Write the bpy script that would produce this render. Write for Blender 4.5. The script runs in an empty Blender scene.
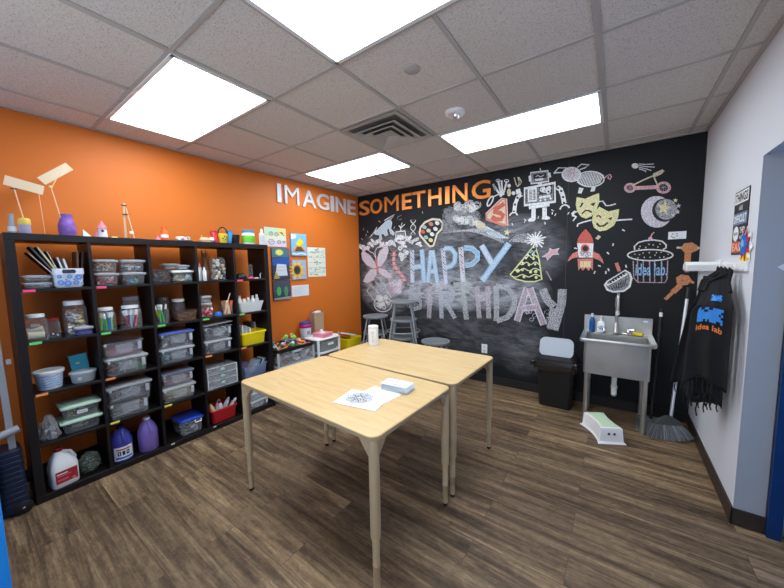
import bpy, bmesh, math, random
from mathutils import Vector, Matrix
SC = bpy.context.scene
COL = SC.collection
PI = math.pi
rnd = random.Random(7)

# ------------------------------------------------------------------ camera, light, exposure
CX, CY, CZ = 3.49838, -3.98457, 1.55370
YAW, PITCH, ROLL, FPX = 0.619462, 0.090175, -0.017127, 314.017
H = 2.698            # ceiling height
W = 4.115            # right wall
YB = -4.90           # wall behind the photographer


def cam_axes():
    sy, cy = math.sin(YAW), math.cos(YAW)
    sp, cp = math.sin(PITCH), math.cos(PITCH)
    f = Vector((-sy * cp, cy * cp, -sp))
    r = Vector((cy, sy, 0))
    u = r.cross(f)
    cr, sr = math.cos(ROLL), math.sin(ROLL)
    return cr * r + sr * u, -sr * r + cr * u, f


AR, AU, AF = cam_axes()
cam = bpy.data.cameras.new('camera')
cam.sensor_fit = 'HORIZONTAL'
cam.sensor_width = 36.0
cam.lens = 36.0 * FPX / 784.0
cam.clip_start = 0.02
co = bpy.data.objects.new('camera', cam)
COL.objects.link(co)
m3 = Matrix((AR, AU, -AF)).transposed()
co.matrix_world = Matrix.Translation((CX, CY, CZ)) @ m3.to_4x4()
SC.camera = co
SC.view_settings.view_transform = 'Standard'
SC.view_settings.look = 'None'
SC.view_settings.gamma = 1.0
SC.view_settings.use_curve_mapping = False
SC.view_settings.exposure = 0.12
LAMP = 12.5           # radiance of the ceiling panels
wd = bpy.data.worlds.new('world')
SC.world = wd
wd.use_nodes = True
wd.node_tree.nodes['Background'].inputs[0].default_value = (0.80, 0.90, 1.0, 1)
wd.node_tree.nodes['Background'].inputs[1].default_value = 4.4   # fill light through the added window behind the photographer


def at(u, v, axis, c):
    """Where the sight line of photo point (u,v) meets the real plane axis = c."""
    d = AR * ((u - 392) / FPX) - AU * ((v - 294) / FPX) + AF
    k = 'xyz'.index(axis)
    o = Vector((CX, CY, CZ))
    return o + d * ((c - o[k]) / d[k])


# ------------------------------------------------------------------ materials
MATS = {}


def mat(name, col, rough=0.6, metal=0.0, spec=0.4, bump=0.0, bscale=60.0, var=0.0, vscale=8.0, emit=0.0):
    if name in MATS:
        return MATS[name]
    m = bpy.data.materials.new(name)
    m.use_nodes = True
    nt = m.node_tree
    b = nt.nodes['Principled BSDF']
    b.inputs['Base Color'].default_value = (*col, 1)
    b.inputs['Roughness'].default_value = rough
    b.inputs['Metallic'].default_value = metal
    b.inputs['Specular IOR Level'].default_value = spec
    if emit:
        b.inputs['Emission Color'].default_value = (*col, 1)
        b.inputs['Emission Strength'].default_value = emit
    if bump or var:
        tc = nt.nodes.new('ShaderNodeTexCoord')
    if bump:
        n = nt.nodes.new('ShaderNodeTexNoise')
        n.inputs['Scale'].default_value = bscale
        n.inputs['Detail'].default_value = 4
        nt.links.new(tc.outputs['Object'], n.inputs['Vector'])
        bp = nt.nodes.new('ShaderNodeBump')
        bp.inputs['Strength'].default_value = bump
        bp.inputs['Distance'].default_value = 0.005
        nt.links.new(n.outputs['Fac'], bp.inputs['Height'])
        nt.links.new(bp.outputs['Normal'], b.inputs['Normal'])
    if var:
        n = nt.nodes.new('ShaderNodeTexNoise')
        n.inputs['Scale'].default_value = vscale
        n.inputs['Detail'].default_value = 5
        nt.links.new(tc.outputs['Object'], n.inputs['Vector'])
        r = nt.nodes.new('ShaderNodeValToRGB')
        r.color_ramp.elements[0].position = 0.3
        r.color_ramp.elements[1].position = 0.7
        r.color_ramp.elements[0].color = (*[max(0, c * (1 - var)) for c in col], 1)
        r.color_ramp.elements[1].color = (*[min(1, c * (1 + var)) for c in col], 1)
        nt.links.new(n.outputs['Fac'], r.inputs['Fac'])
        nt.links.new(r.outputs['Color'], b.inputs['Base Color'])
    MATS[name] = m
    return m


def clear(name, tint=(0.85, 0.87, 0.9), body=0.3, rough=0.12, edge=0.45):
    """Clear or milky plastic: part see-through, part pale body with gloss."""
    if name in MATS:
        return MATS[name]
    m = bpy.data.materials.new(name)
    m.use_nodes = True
    nt = m.node_tree
    b = nt.nodes['Principled BSDF']
    b.inputs['Base Color'].default_value = (*tint, 1)
    b.inputs['Roughness'].default_value = rough
    t = nt.nodes.new('ShaderNodeBsdfTransparent')
    t.inputs['Color'].default_value = (0.96, 0.97, 0.98, 1)
    mx = nt.nodes.new('ShaderNodeMixShader')
    fr = nt.nodes.new('ShaderNodeLayerWeight')
    fr.inputs['Blend'].default_value = 0.35
    ma = nt.nodes.new('ShaderNodeMath')
    ma.operation = 'MULTIPLY_ADD'
    ma.use_clamp = True
    ma.inputs[1].default_value = edge
    ma.inputs[2].default_value = body
    nt.links.new(fr.outputs['Facing'], ma.inputs[0])
    nt.links.new(ma.outputs[0], mx.inputs[0])
    nt.links.new(t.outputs[0], mx.inputs[1])
    nt.links.new(b.outputs[0], mx.inputs[2])
    nt.links.new(mx.outputs[0], nt.nodes['Material Output'].inputs['Surface'])
    MATS[name] = m
    return m


def chalk(name, col, dens=0.8, scale=110.0):
    """Dry chalk: grains of colour with the board showing between them."""
    if name in MATS:
        return MATS[name]
    m = bpy.data.materials.new(name)
    m.use_nodes = True
    nt = m.node_tree
    b = nt.nodes['Principled BSDF']
    b.inputs['Base Color'].default_value = (*col, 1)
    b.inputs['Roughness'].default_value = 0.95
    b.inputs['Specular IOR Level'].default_value = 0.05
    t = nt.nodes.new('ShaderNodeBsdfTransparent')
    mx = nt.nodes.new('ShaderNodeMixShader')
    tc = nt.nodes.new('ShaderNodeTexCoord')
    n = nt.nodes.new('ShaderNodeTexNoise')
    n.inputs['Scale'].default_value = scale
    n.inputs['Detail'].default_value = 3
    r = nt.nodes.new('ShaderNodeMapRange')
    r.inputs['From Min'].default_value = 0.30
    r.inputs['From Max'].default_value = 0.62
    r.inputs['To Min'].default_value = max(0, dens - 0.45)
    r.inputs['To Max'].default_value = min(1, dens + 0.2)
    nt.links.new(tc.outputs['Object'], n.inputs['Vector'])
    nt.links.new(n.outputs['Fac'], r.inputs['Value'])
    nt.links.new(r.outputs[0], mx.inputs[0])
    nt.links.new(t.outputs[0], mx.inputs[1])
    nt.links.new(b.outputs[0], mx.inputs[2])
    nt.links.new(mx.outputs[0], nt.nodes['Material Output'].inputs['Surface'])
    MATS[name] = m
    return m


def nodes(m):
    m.use_nodes = True
    nt = m.node_tree
    return nt, nt.nodes['Principled BSDF']


def N(nt, t, **kw):
    n = nt.nodes.new(t)
    for k, v in kw.items():
        if k in n.inputs:
            n.inputs[k].default_value = v
        else:
            setattr(n, k, v)
    return n


def mapping(nt, scale, loc=(0, 0, 0)):
    tc = N(nt, 'ShaderNodeTexCoord')
    mp = N(nt, 'ShaderNodeMapping')
    mp.inputs['Scale'].default_value = scale
    mp.inputs['Location'].default_value = loc
    nt.links.new(tc.outputs['Object'], mp.inputs['Vector'])
    return mp.outputs['Vector']


def mathn(nt, op, a, b=None, clamp=False):
    n = N(nt, 'ShaderNodeMath', operation=op, use_clamp=clamp)
    for i, s in enumerate((a, b)):
        if s is None:
            continue
        if isinstance(s, (int, float)):
            n.inputs[i].default_value = s
        else:
            nt.links.new(s, n.inputs[i])
    return n.outputs[0]


def mixc(nt, fac, a, b, blend='MIX'):
    n = N(nt, 'ShaderNodeMix', data_type='RGBA', blend_type=blend)
    for sock, s in ((n.inputs[0], fac), (n.inputs[6], a), (n.inputs[7], b)):
        if isinstance(s, (int, float)):
            sock.default_value = s
        elif isinstance(s, tuple):
            sock.default_value = (*s, 1)
        else:
            nt.links.new(s, sock)
    return n.outputs[2]


def ramp(nt, fac, stops):
    r = N(nt, 'ShaderNodeValToRGB')
    e = r.color_ramp.elements
    while len(e) < len(stops):
        e.new(0.5)
    for i, (p, c) in enumerate(stops):
        e[i].position = p
        e[i].color = (*c, 1)
    nt.links.new(fac, r.inputs['Fac'])
    return r.outputs['Color']


def floor_material():
    m = bpy.data.materials.new('vinyl_plank_floor')
    nt, b = nodes(m)
    v = mapping(nt, (1, 1, 1), (0.31, 0.05, 0))
    br = N(nt, 'ShaderNodeTexBrick', offset=0.37, offset_frequency=2)
    br.inputs['Scale'].default_value = 1
    br.inputs['Brick Width'].default_value = 1.22
    br.inputs['Row Height'].default_value = 0.18
    br.inputs['Mortar Size'].default_value = 0.0014
    br.inputs['Mortar Smooth'].default_value = 0.3
    br.inputs['Bias'].default_value = 0.0
    br.inputs['Color1'].default_value = (0, 0, 0, 1)
    br.inputs['Color2'].default_value = (1, 1, 1, 1)
    br.inputs['Mortar'].default_value = (0.5, 0.5, 0.5, 1)
    nt.links.new(v, br.inputs['Vector'])
    # each plank shifts the grain so that neighbours never continue each other
    sh = N(nt, 'ShaderNodeVectorMath', operation='SCALE')
    nt.links.new(br.outputs['Color'], sh.inputs[0])
    sh.inputs['Scale'].default_value = 13.0
    ad = N(nt, 'ShaderNodeVectorMath', operation='ADD')
    nt.links.new(v, ad.inputs[0])
    nt.links.new(sh.outputs[0], ad.inputs[1])

    def grain(sc, scale, detail, dist):
        mp = N(nt, 'ShaderNodeMapping')
        mp.inputs['Scale'].default_value = sc
        nt.links.new(ad.outputs[0], mp.inputs['Vector'])
        n = N(nt, 'ShaderNodeTexNoise', Scale=scale, Detail=detail, Distortion=dist)
        n.inputs['Roughness'].default_value = 0.6
        nt.links.new(mp.outputs[0], n.inputs['Vector'])
        return n.outputs['Fac']
    g1 = grain((0.7, 9, 1), 1.6, 5, 0.6)
    g2 = grain((2.2, 42, 1), 2.0, 6, 0.5)
    g3 = grain((9, 16, 1), 2.2, 6, 1.0)
    s = mathn(nt, 'MULTIPLY', g1, 0.55)
    s = mathn(nt, 'ADD', s, mathn(nt, 'MULTIPLY', g2, 0.25))
    s = mathn(nt, 'ADD', s, mathn(nt, 'MULTIPLY', g3, 0.2))
    c = ramp(nt, s, [(0.36, (0.034, 0.021, 0.013)), (0.45, (0.100, 0.064, 0.038)),
                     (0.54, (0.205, 0.136, 0.078)), (0.65, (0.385, 0.272, 0.160))])
    tone = ramp(nt, br.outputs['Color'], [(0.0, (0.82, 0.82, 0.82)), (1.0, (1.12, 1.10, 1.06))])
    c = mixc(nt, 1.0, c, tone, 'MULTIPLY')
    c = mixc(nt, mathn(nt, 'MULTIPLY', br.outputs['Fac'], 0.75), c, (0.03, 0.02, 0.014))
    nt.links.new(c, b.inputs['Base Color'])
    rr = N(nt, 'ShaderNodeMapRange')
    rr.inputs['To Min'].default_value = 0.42
    rr.inputs['To Max'].default_value = 0.62
    nt.links.new(g2, rr.inputs['Value'])
    nt.links.new(rr.outputs[0], b.inputs['Roughness'])
    b.inputs['Specular IOR Level'].default_value = 0.35
    bp = N(nt, 'ShaderNodeBump', Strength=0.12, Distance=0.002)
    nt.links.new(mathn(nt, 'SUBTRACT', g2, br.outputs['Fac']), bp.inputs['Height'])
    nt.links.new(bp.outputs[0], b.inputs['Normal'])
    return m


def tile_material():
    m = bpy.data.materials.new('speckled_ceiling_tile')
    nt, b = nodes(m)
    v = mapping(nt, (1, 1, 1))
    n = N(nt, 'ShaderNodeTexNoise', Scale=150.0, Detail=2.0)
    nt.links.new(v, n.inputs['Vector'])
    n2 = N(nt, 'ShaderNodeTexNoise', Scale=260.0, Detail=2.0)
    nt.links.new(v, n2.inputs['Vector'])
    a = ramp(nt, n.outputs['Fac'], [(0.34, (0.62, 0.62, 0.62)), (0.43, (1, 1, 1))])
    c = ramp(nt, n2.outputs['Fac'], [(0.3, (0.80, 0.80, 0.80)), (0.6, (1, 1, 1))])
    c = mixc(nt, 1.0, a, c, 'MULTIPLY')
    c = mixc(nt, 1.0, c, (0.70, 0.65, 0.615), 'MULTIPLY')
    nt.links.new(c, b.inputs['Base Color'])
    b.inputs['Roughness'].default_value = 0.95
    b.inputs['Specular IOR Level'].default_value = 0.1
    bp = N(nt, 'ShaderNodeBump', Strength=0.35, Distance=0.003)
    nt.links.new(n.outputs['Fac'], bp.inputs['Height'])
    nt.links.new(bp.outputs[0], b.inputs['Normal'])
    return m


# chalk dust wiped over the board: (x, z, rx, rz, strength)
DUST = [(1.25, 1.55, 1.35, 0.45, 0.55), (1.55, 1.20, 1.20, 0.32, 1.05), (0.55, 1.25, 0.60, 0.50, 0.95),
        (0.7, 1.9, 0.75, 0.22, 0.35), (2.35, 1.95, 0.62, 0.22, 0.45), (2.45, 1.20, 0.48, 0.30, 0.75),
        (1.7, 0.62, 1.3, 0.42, 0.18), (2.6, 0.55, 0.35, 0.40, 0.28), (2.75, 1.7, 0.35, 0.4, 0.30), (1.75, 1.95, 0.55, 0.16, 0.45)]


def board_material():
    m = bpy.data.materials.new('chalkboard_paint')
    nt, b = nodes(m)
    tc = N(nt, 'ShaderNodeTexCoord')
    sp = N(nt, 'ShaderNodeSeparateXYZ')
    nt.links.new(tc.outputs['Object'], sp.inputs[0])
    tot = None
    for x, z, rx, rz, s in DUST:
        dx = mathn(nt, 'DIVIDE', mathn(nt, 'SUBTRACT', sp.outputs[0], x), rx)
        dz = mathn(nt, 'DIVIDE', mathn(nt, 'SUBTRACT', sp.outputs[2], z), rz)
        d = mathn(nt, 'ADD', mathn(nt, 'MULTIPLY', dx, dx), mathn(nt, 'MULTIPLY', dz, dz))
        f = mathn(nt, 'MULTIPLY', mathn(nt, 'SUBTRACT', 1.0, d, True), s)
        tot = f if tot is None else mathn(nt, 'MAXIMUM', tot, f)

    def noise(sc, scale, det, dist):
        mp = N(nt, 'ShaderNodeMapping')
        mp.inputs['Scale'].default_value = sc
        mp.inputs['Rotation'].default_value = (0, 0.5, 0)
        nt.links.new(tc.outputs['Object'], mp.inputs['Vector'])
        n = N(nt, 'ShaderNodeTexNoise', Scale=scale, Detail=det, Distortion=dist)
        nt.links.new(mp.outputs[0], n.inputs['Vector'])
        return n.outputs['Fac']
    a = noise((1, 1, 2.2), 3.0, 6, 1.8)
    s = noise((3, 1, 14), 3.0, 5, 1.2)
    g = noise((1, 1, 1), 70.0, 3, 0)
    k = mathn(nt, 'MULTIPLY', mathn(nt, 'ADD', mathn(nt, 'MULTIPLY', a, 1.3), mathn(nt, 'MULTIPLY', s, 0.9)), 1.0)
    k = mathn(nt, 'SUBTRACT', k, 0.72, True)
    k = mathn(nt, 'MULTIPLY', mathn(nt, 'MULTIPLY', k, 1.9), mathn(nt, 'ADD', mathn(nt, 'MULTIPLY', g, 0.9), 0.4))
    fac = mathn(nt, 'MULTIPLY', tot, k, True)
    c = mixc(nt, fac, (0.0095, 0.0105, 0.0135), (0.46, 0.48, 0.54))
    nt.links.new(c, b.inputs['Base Color'])
    b.inputs['Roughness'].default_value = 0.62
    b.inputs['Specular IOR Level'].default_value = 0.25
    return m


M_FLOOR = floor_material()
M_TILE = tile_material()
M_BOARD = board_material()
M_GRID = mat('painted_ceiling_grid', (0.43, 0.40, 0.38), 0.7)
M_ORANGE = mat('orange_wall_paint', (0.64, 0.160, 0.018), 0.55, spec=0.35, bump=0.05, bscale=180)
M_WHITE = mat('white_wall_paint', (0.66, 0.68, 0.74), 0.6, spec=0.3, bump=0.05, bscale=180)
M_GREYP = mat('shade_grey_wall', (0.36, 0.365, 0.37), 0.6, spec=0.3, bump=0.05, bscale=180)  # shade of the white return put into a grey; alcove walls share it
M_BASEB = mat('brown_vinyl_base', (0.035, 0.024, 0.018), 0.5)
M_BASEK = mat('black_vinyl_base', (0.016, 0.015, 0.016), 0.45)
M_BLUE = mat('blue_door_paint', (0.012, 0.28, 0.88), 0.4)
M_BLUED = mat('shaded_door_frame', (0.004, 0.03, 0.12), 0.45)  # blue frame with its shadow put into a darker colour
M_SHELF = mat('black_brown_veneer', (0.0085, 0.0065, 0.0072), 0.42, spec=0.35, bump=0.05, bscale=120)
M_MAPLE = mat('maple_laminate', (0.60, 0.445, 0.22), 0.32, spec=0.45)
_nt, _b = nodes(M_MAPLE)
_n = N(_nt, 'ShaderNodeTexNoise', Scale=3.0, Detail=6.0, Distortion=0.8)
_nt.links.new(mapping(_nt, (1.6, 14, 1)), _n.inputs['Vector'])
_nt.links.new(ramp(_nt, _n.outputs['Fac'], [(0.30, (0.575, 0.39, 0.175)), (0.5, (0.64, 0.452, 0.22)), (0.7, (0.68, 0.49, 0.25))]), _b.inputs['Base Color'])
M_EDGE = mat('table_edge_band', (0.42, 0.315, 0.19), 0.5)
M_LEG = mat('tan_powder_coat', (0.42, 0.32, 0.20), 0.45)
M_LEGB = mat('brass_collar', (0.55, 0.36, 0.10), 0.4)
M_BLACK = mat('black_plastic', (0.012, 0.012, 0.013), 0.4)
M_RUBBER = mat('black_rubber', (0.01, 0.01, 0.01), 0.7)
M_STEEL = mat('brushed_stainless', (0.52, 0.51, 0.50), 0.34, metal=0.9, var=0.12, vscale=5)
M_CHROME = mat('chrome', (0.72, 0.72, 0.72), 0.14, metal=1.0)
M_STOOL = mat('grey_painted_steel', (0.27, 0.29, 0.31), 0.4, metal=0.25)
M_STOOLT = mat('grey_stool_seat', (0.16, 0.175, 0.19), 0.5)
M_WP = mat('white_plastic', (0.80, 0.81, 0.82), 0.35)
M_PAPER = mat('white_paper', (0.70, 0.73, 0.78), 0.8)
M_INK = mat('dark_ink', (0.03, 0.03, 0.04), 0.7)


def flat(name, col, rough=0.6):
    return mat(name, col, rough)


RED = flat('red', (0.55, 0.02, 0.02), 0.4)
DRED = flat('dark_red', (0.28, 0.012, 0.02), 0.45)
PINK = flat('pink', (0.80, 0.22, 0.30))
HOTPINK = flat('hot_pink', (0.85, 0.08, 0.24))
YEL = flat('yellow', (0.88, 0.68, 0.01), 0.35)
LYEL = flat('pale_yellow', (0.78, 0.66, 0.28))
GRN = flat('green', (0.06, 0.42, 0.10))
LGRN = flat('light_green', (0.28, 0.68, 0.10))
MINT = flat('mint', (0.45, 0.68, 0.48))
BLU = flat('blue', (0.02, 0.14, 0.55))
LBLU = flat('light_blue', (0.20, 0.47, 0.75))
TEAL = flat('teal', (0.04, 0.34, 0.42))
NAVY = flat('navy', (0.007, 0.014, 0.04), 0.45)
PUR = flat('purple', (0.20, 0.11, 0.45), 0.35)
LPUR = flat('lavender', (0.33, 0.22, 0.62), 0.4)
ORA = flat('orange', (0.80, 0.16, 0.02))
BRN = flat('brown', (0.13, 0.06, 0.03))
TAN = flat('kraft_tan', (0.42, 0.30, 0.19))
CREAM = flat('cream', (0.76, 0.68, 0.52))
GREY = flat('mid_grey', (0.30, 0.31, 0.33))
DGREY = flat('dark_grey', (0.07, 0.075, 0.08))
LGREY = flat('light_grey', (0.58, 0.60, 0.62))
WHT = flat('plain_white', (0.82, 0.83, 0.85))
WOODL = flat('light_balsa', (0.72, 0.58, 0.40))
C_BIN = clear('clear_bin_plastic', (0.66, 0.69, 0.74), 0.22, 0.12, 0.3)
C_LID = clear('milky_lid_plastic', (0.70, 0.73, 0.77), 0.45, 0.3)
C_TUB = clear('frosted_tub_plastic', (0.62, 0.64, 0.66), 0.20, 0.25, 0.3)
C_JAR = clear('jar_glass', (0.70, 0.73, 0.75), 0.05, 0.05, 0.3)
C_BLUE = clear('blue_clear_plastic', (0.35, 0.45, 0.80), 0.35)
C_BAG = clear('crinkled_bag_film', (0.50, 0.50, 0.53), 0.30, 0.12)
C_DARK = clear('smoked_plastic', (0.10, 0.09, 0.09), 0.6)


# ------------------------------------------------------------------ mesh builder
class MB:
    def __init__(s):
        s.bm = bmesh.new()
        s.mats = []
        s.m = 0

    def use(s, material):
        if material not in s.mats:
            s.mats.append(material)
        s.m = s.mats.index(material)
        return s

    def _mark(s, faces):
        for f in faces:
            f.material_index = s.m

    def face(s, pts):
        try:
            f = s.bm.faces.new([s.bm.verts.new(p) for p in pts])
            f.material_index = s.m
            return f
        except ValueError:
            return None

    def box(s, c, d, rot=None):
        c = Vector(c)
        h = Vector(d) / 2
        R = rot if rot is not None else Matrix.Identity(3)
        vs = [s.bm.verts.new(c + R @ Vector((sx * h.x, sy * h.y, sz * h.z)))
              for sx in (-1, 1) for sy in (-1, 1) for sz in (-1, 1)]
        for q in ((0, 1, 3, 2), (4, 6, 7, 5), (0, 4, 5, 1), (2, 3, 7, 6), (0, 2, 6, 4), (1, 5, 7, 3)):
            s.bm.faces.new([vs[i] for i in q]).material_index = s.m
        return s

    def bar(s, a, b, w, t, up=(0, 0, 1)):
        """A flat bar from a to b, w wide and t thick."""
        a, b = Vector(a), Vector(b)
        d = b - a
        L = d.length
        d.normalize()
        u = Vector(up)
        sd = d.cross(u)
        if sd.length < 1e-5:
            sd = d.cross(Vector((1, 0, 0)))
        sd.normalize()
        n = sd.cross(d)
        R = Matrix((d, sd, n)).transposed()
        return s.box((a + b) / 2, (L, w, t), R)

    def loft(s, loops, cap0=True, cap1=True, close=True):
        rings = [[s.bm.verts.new(p) for p in lp] for lp in loops]
        n = len(rings[0])
        for a, b in zip(rings, rings[1:]):
            for i in range(n if close else n - 1):
                j = (i + 1) % n
                try:
                    s.bm.faces.new((a[i], a[j], b[j], b[i])).material_index = s.m
                except ValueError:
                    pass
        if cap0:
            s.bm.faces.new(list(reversed(rings[0]))).material_index = s.m
        if cap1:
            s.bm.faces.new(rings[-1]).material_index = s.m
        return s

    def lathe(s, prof, c=(0, 0, 0), seg=24, rot=None, cap0=True, cap1=True, sx=1.0, sy=1.0):
        c = Vector(c)
        R = rot if rot is not None else Matrix.Identity(3)
        loops = [[c + R @ Vector((r * sx * math.cos(2 * PI * i / seg), r * sy * math.sin(2 * PI * i / seg), z))
                  for i in range(seg)] for r, z in prof]
        return s.loft(loops, cap0, cap1)

    def tube(s, pts, r, seg=10, caps=True):
        pts = [Vector(p) for p in pts]
        rs = r if isinstance(r, (list, tuple)) else [r] * len(pts)
        loops = []
        ref = None
        for i, p in enumerate(pts):
            d = (pts[min(i + 1, len(pts) - 1)] - pts[max(i - 1, 0)]).normalized()
            if ref is None:
                ref = Vector((0, 0, 1)) if abs(d.z) < 0.9 else Vector((1, 0, 0))
            u = d.cross(ref).normalized()
            v = u.cross(d).normalized()
            ref = v
            loops.append([p + rs[i] * (math.cos(2 * PI * k / seg) * u + math.sin(2 * PI * k / seg) * v) for k in range(seg)])
        return s.loft(loops, caps, caps)

    def torus(s, c, R, r, seg=24, sub=8):
        c = Vector(c)
        loops = []
        for i in range(seg + 1):
            a = 2 * PI * i / seg
            d = Vector((math.cos(a), math.sin(a), 0))
            loops.append([c + d * (R + r * math.cos(2 * PI * k / sub)) + Vector((0, 0, r * math.sin(2 * PI * k / sub))) for k in range(sub)])
        return s.loft(loops, False, False)

    def build(s, name, parent=None, loc=None, rotz=0.0, smooth=False, bevel=0.0, bseg=2, solid=0.0, subd=0):
        bmesh.ops.recalc_face_normals(s.bm, faces=s.bm.faces)
        me = bpy.data.meshes.new(name)
        s.bm.to_mesh(me)
        s.bm.free()
        for m in s.mats:
            me.materials.append(m)
        o = bpy.data.objects.new(name, me)
        COL.objects.link(o)
        if parent is not None:
            o.parent = parent
        if loc is not None:
            o.location = loc
        o.rotation_euler.z = rotz
        if smooth:
            me.polygons.foreach_set('use_smooth', [True] * len(me.polygons))
            me.set_sharp_from_angle(angle=math.radians(42))
        if solid:
            md = o.modifiers.new('solid', 'SOLIDIFY')
            md.thickness = solid
        if bevel:
            md = o.modifiers.new('bevel', 'BEVEL')
            md.width = bevel
            md.segments = bseg
            md.limit_method = 'ANGLE'
            md.angle_limit = math.radians(40)
        if subd:
            md = o.modifiers.new('sub', 'SUBSURF')
            md.levels = md.render_levels = subd
        return o


def rrect(sx, sy, r, z, n=4, c=(0, 0)):
    """Rounded rectangle loop at height z."""
    r = min(r, sx / 2 - 1e-4, sy / 2 - 1e-4)
    out = []
    for qx, qy, a0 in ((1, 1, 0), (-1, 1, 90), (-1, -1, 180), (1, -1, 270)):
        for k in range(n + 1):
            a = math.radians(a0 + 90 * k / n)
            out.append(Vector((c[0] + qx * (sx / 2 - r) + r * math.cos(a), c[1] + qy * (sy / 2 - r) + r * math.sin(a), z)))
    return out


def tag(o, label, cat, group=None, kind=None):
    o['label'] = label
    o['category'] = cat
    if group:
        o['group'] = group
    if kind:
        o['kind'] = kind
    return o


def thing(name, label, cat, loc=(0, 0, 0), rotz=0.0, group=None):
    o = bpy.data.objects.new(name, None)
    o.empty_display_size = 0.05
    COL.objects.link(o)
    o.location = loc
    o.rotation_euler.z = rotz
    return tag(o, label, cat, group)


def struct(o, label=None, cat=None):
    o['kind'] = 'structure'
    if label:
        o['label'] = label
    if cat:
        o['category'] = cat
    return o


def text_mesh(body, bold=0.0, extrude=0.0):
    cu = bpy.data.curves.new('letters', 'FONT')
    cu.body = body
    cu.offset = bold
    cu.extrude = extrude
    cu.resolution_u = 3
    ob = bpy.data.objects.new('letters', cu)
    COL.objects.link(ob)
    dg = bpy.context.evaluated_depsgraph_get()
    dg.update()
    me = bpy.data.meshes.new_from_object(ob.evaluated_get(dg))
    bpy.data.objects.remove(ob)
    bpy.data.curves.remove(cu)
    return me


def lettering(name, body, lo, right, up, w, h, material, parent=None, bold=0.0, depth=0.0):
    """Text filling the rectangle with lower left corner lo, w wide and h high."""
    me = text_mesh(body, bold, 0.5 if depth else 0.0)
    xs = [v.co.x for v in me.vertices]
    ys = [v.co.y for v in me.vertices]
    x0, x1, y0, y1 = min(xs), max(xs), min(ys), max(ys)
    lo, right, up = Vector(lo), Vector(right).normalized(), Vector(up).normalized()
    nrm = right.cross(up)
    for v in me.vertices:
        p = v.co
        v.co = lo + right * ((p.x - x0) / (x1 - x0) * w) + up * ((p.y - y0) / (y1 - y0) * h) + nrm * ((p.z + 0.5) * depth if depth else 0)
    me.materials.clear()
    me.materials.append(material)
    o = bpy.data.objects.new(name, me)
    COL.objects.link(o)
    if parent is not None:
        o.parent = parent
    return o


# ------------------------------------------------------------------ the room
def slab(name, lo, hi, material, bevel=0.0, parent=None):
    lo, hi = Vector(lo), Vector(hi)
    b = MB().use(material)
    b.box((lo + hi) / 2, hi - lo)
    return struct(b.build(name, parent, bevel=bevel))


slab('floor', (-0.2, YB - 0.2, -0.1), (6.2, 0.2, 0.0), M_FLOOR)
slab('wall_left', (-0.12, YB - 0.12, 0), (0, 0.12, H + 0.15), M_ORANGE)
slab('wall_back', (0, 0, 0), (W + 0.13, 0.12, H + 0.15), M_BOARD)
# right wall: white face, opening with header, return sheeted in grey to carry its shade
slab('wall_right', (W, -1.4232, 0), (W + 0.125, 0, H + 0.15), M_WHITE)
b = MB().use(M_GREYP)
b.box((W + 0.0625, -1.4242, 1.05), (0.125, 0.002, 2.1))
struct(b.build('wall_return_shade'))
slab('wall_right_header', (W, -2.55, 2.1024), (W + 0.125, -1.4232, H + 0.15), M_WHITE)
slab('wall_right_near', (W, YB - 0.12, 0), (W + 0.125, -2.55, H + 0.15), M_WHITE)
slab('wall_front', (0, YB - 0.12, 0), (0.6, YB, H + 0.15), M_WHITE)
slab('wall_front_sill', (0.6, YB - 0.12, 0), (3.95, YB, 1.05), M_WHITE)
slab('wall_front_header', (0.6, YB - 0.12, 2.45), (3.95, YB, H + 0.15), M_WHITE)
slab('wall_front_end', (3.95, YB - 0.12, 0), (W, YB, H + 0.15), M_WHITE)
wf = MB().use(mat('added_window_aluminium', (0.55, 0.56, 0.58), 0.4, metal=0.6))
for x in (0.62, 1.72, 2.83, 3.93):
    wf.box((x, YB - 0.06, 1.75), (0.045, 0.06, 1.40))
for z in (1.072, 2.428):
    wf.box((2.275, YB - 0.06, z), (3.35, 0.06, 0.045))
wo = struct(wf.build('added_window_1'))  # window added in an unseen wall to brighten the ceiling
wg_ = MB().use(clear('added_window_glass', (0.9, 0.93, 0.95), 0.03, 0.02))
wg_.box((2.275, YB - 0.06, 1.75), (3.30, 0.004, 1.35))
wg_.build('added_window_glass', wo)
slab('ceiling', (-0.12, YB - 0.12, H), (W + 0.5, 0.12, H + 0.12), M_TILE)
# joint in the chalk wall
b = MB().use(mat('board_joint', (0.05, 0.052, 0.06), 0.6))
pj = at(566, 260, 'y', 0)
b.box((pj.x, -0.0008, 1.35), (0.003, 0.0016, 2.6))
struct(b.build('trim_2'))
# baseboards
slab('baseboard_back', (0, -0.010, 0), (W, 0, 0.10), M_BASEK)
slab('baseboard_left', (0, YB, 0), (0.010, -0.01, 0.10), M_BASEK)
slab('baseboard_right', (W - 0.010, -1.4332, 0), (W, -0.01, 0.10), M_BASEB)
slab('baseboard_jamb', (W - 0.010, -1.4332, 0), (W + 0.125, -1.4252, 0.10), M_BASEB)

# ceiling grid
g = 0.6096
XA, YA5 = 1.5524, -0.1735
b = MB().use(M_GRID)
ks = [XA + k * g for k in range(-2, 5)]
js = [YA5 - k * g for k in range(0, 9)]
js = [y for y in js if y > YB]
main = {XA - 2 * g: 0, XA: 1, XA + 3 * g: 1}
for x in ks:
    b.box((x, YB / 2, H - 0.004), (0.032 if abs(x - XA) < 0.01 or abs(x - XA - 3 * g) < 0.01 else 0.024, -YB, 0.008))
for y in js:
    b.box((W / 2, y, H - 0.0035), (W, 0.022, 0.007))
for x in (0.012, W - 0.012):
    b.box((x, YB / 2, H - 0.005), (0.024, -YB, 0.010))
b.box((W / 2, -0.012, H - 0.005), (W, 0.024, 0.010))
gr = b.build('trim_ceiling_grid')
struct(gr)

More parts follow.
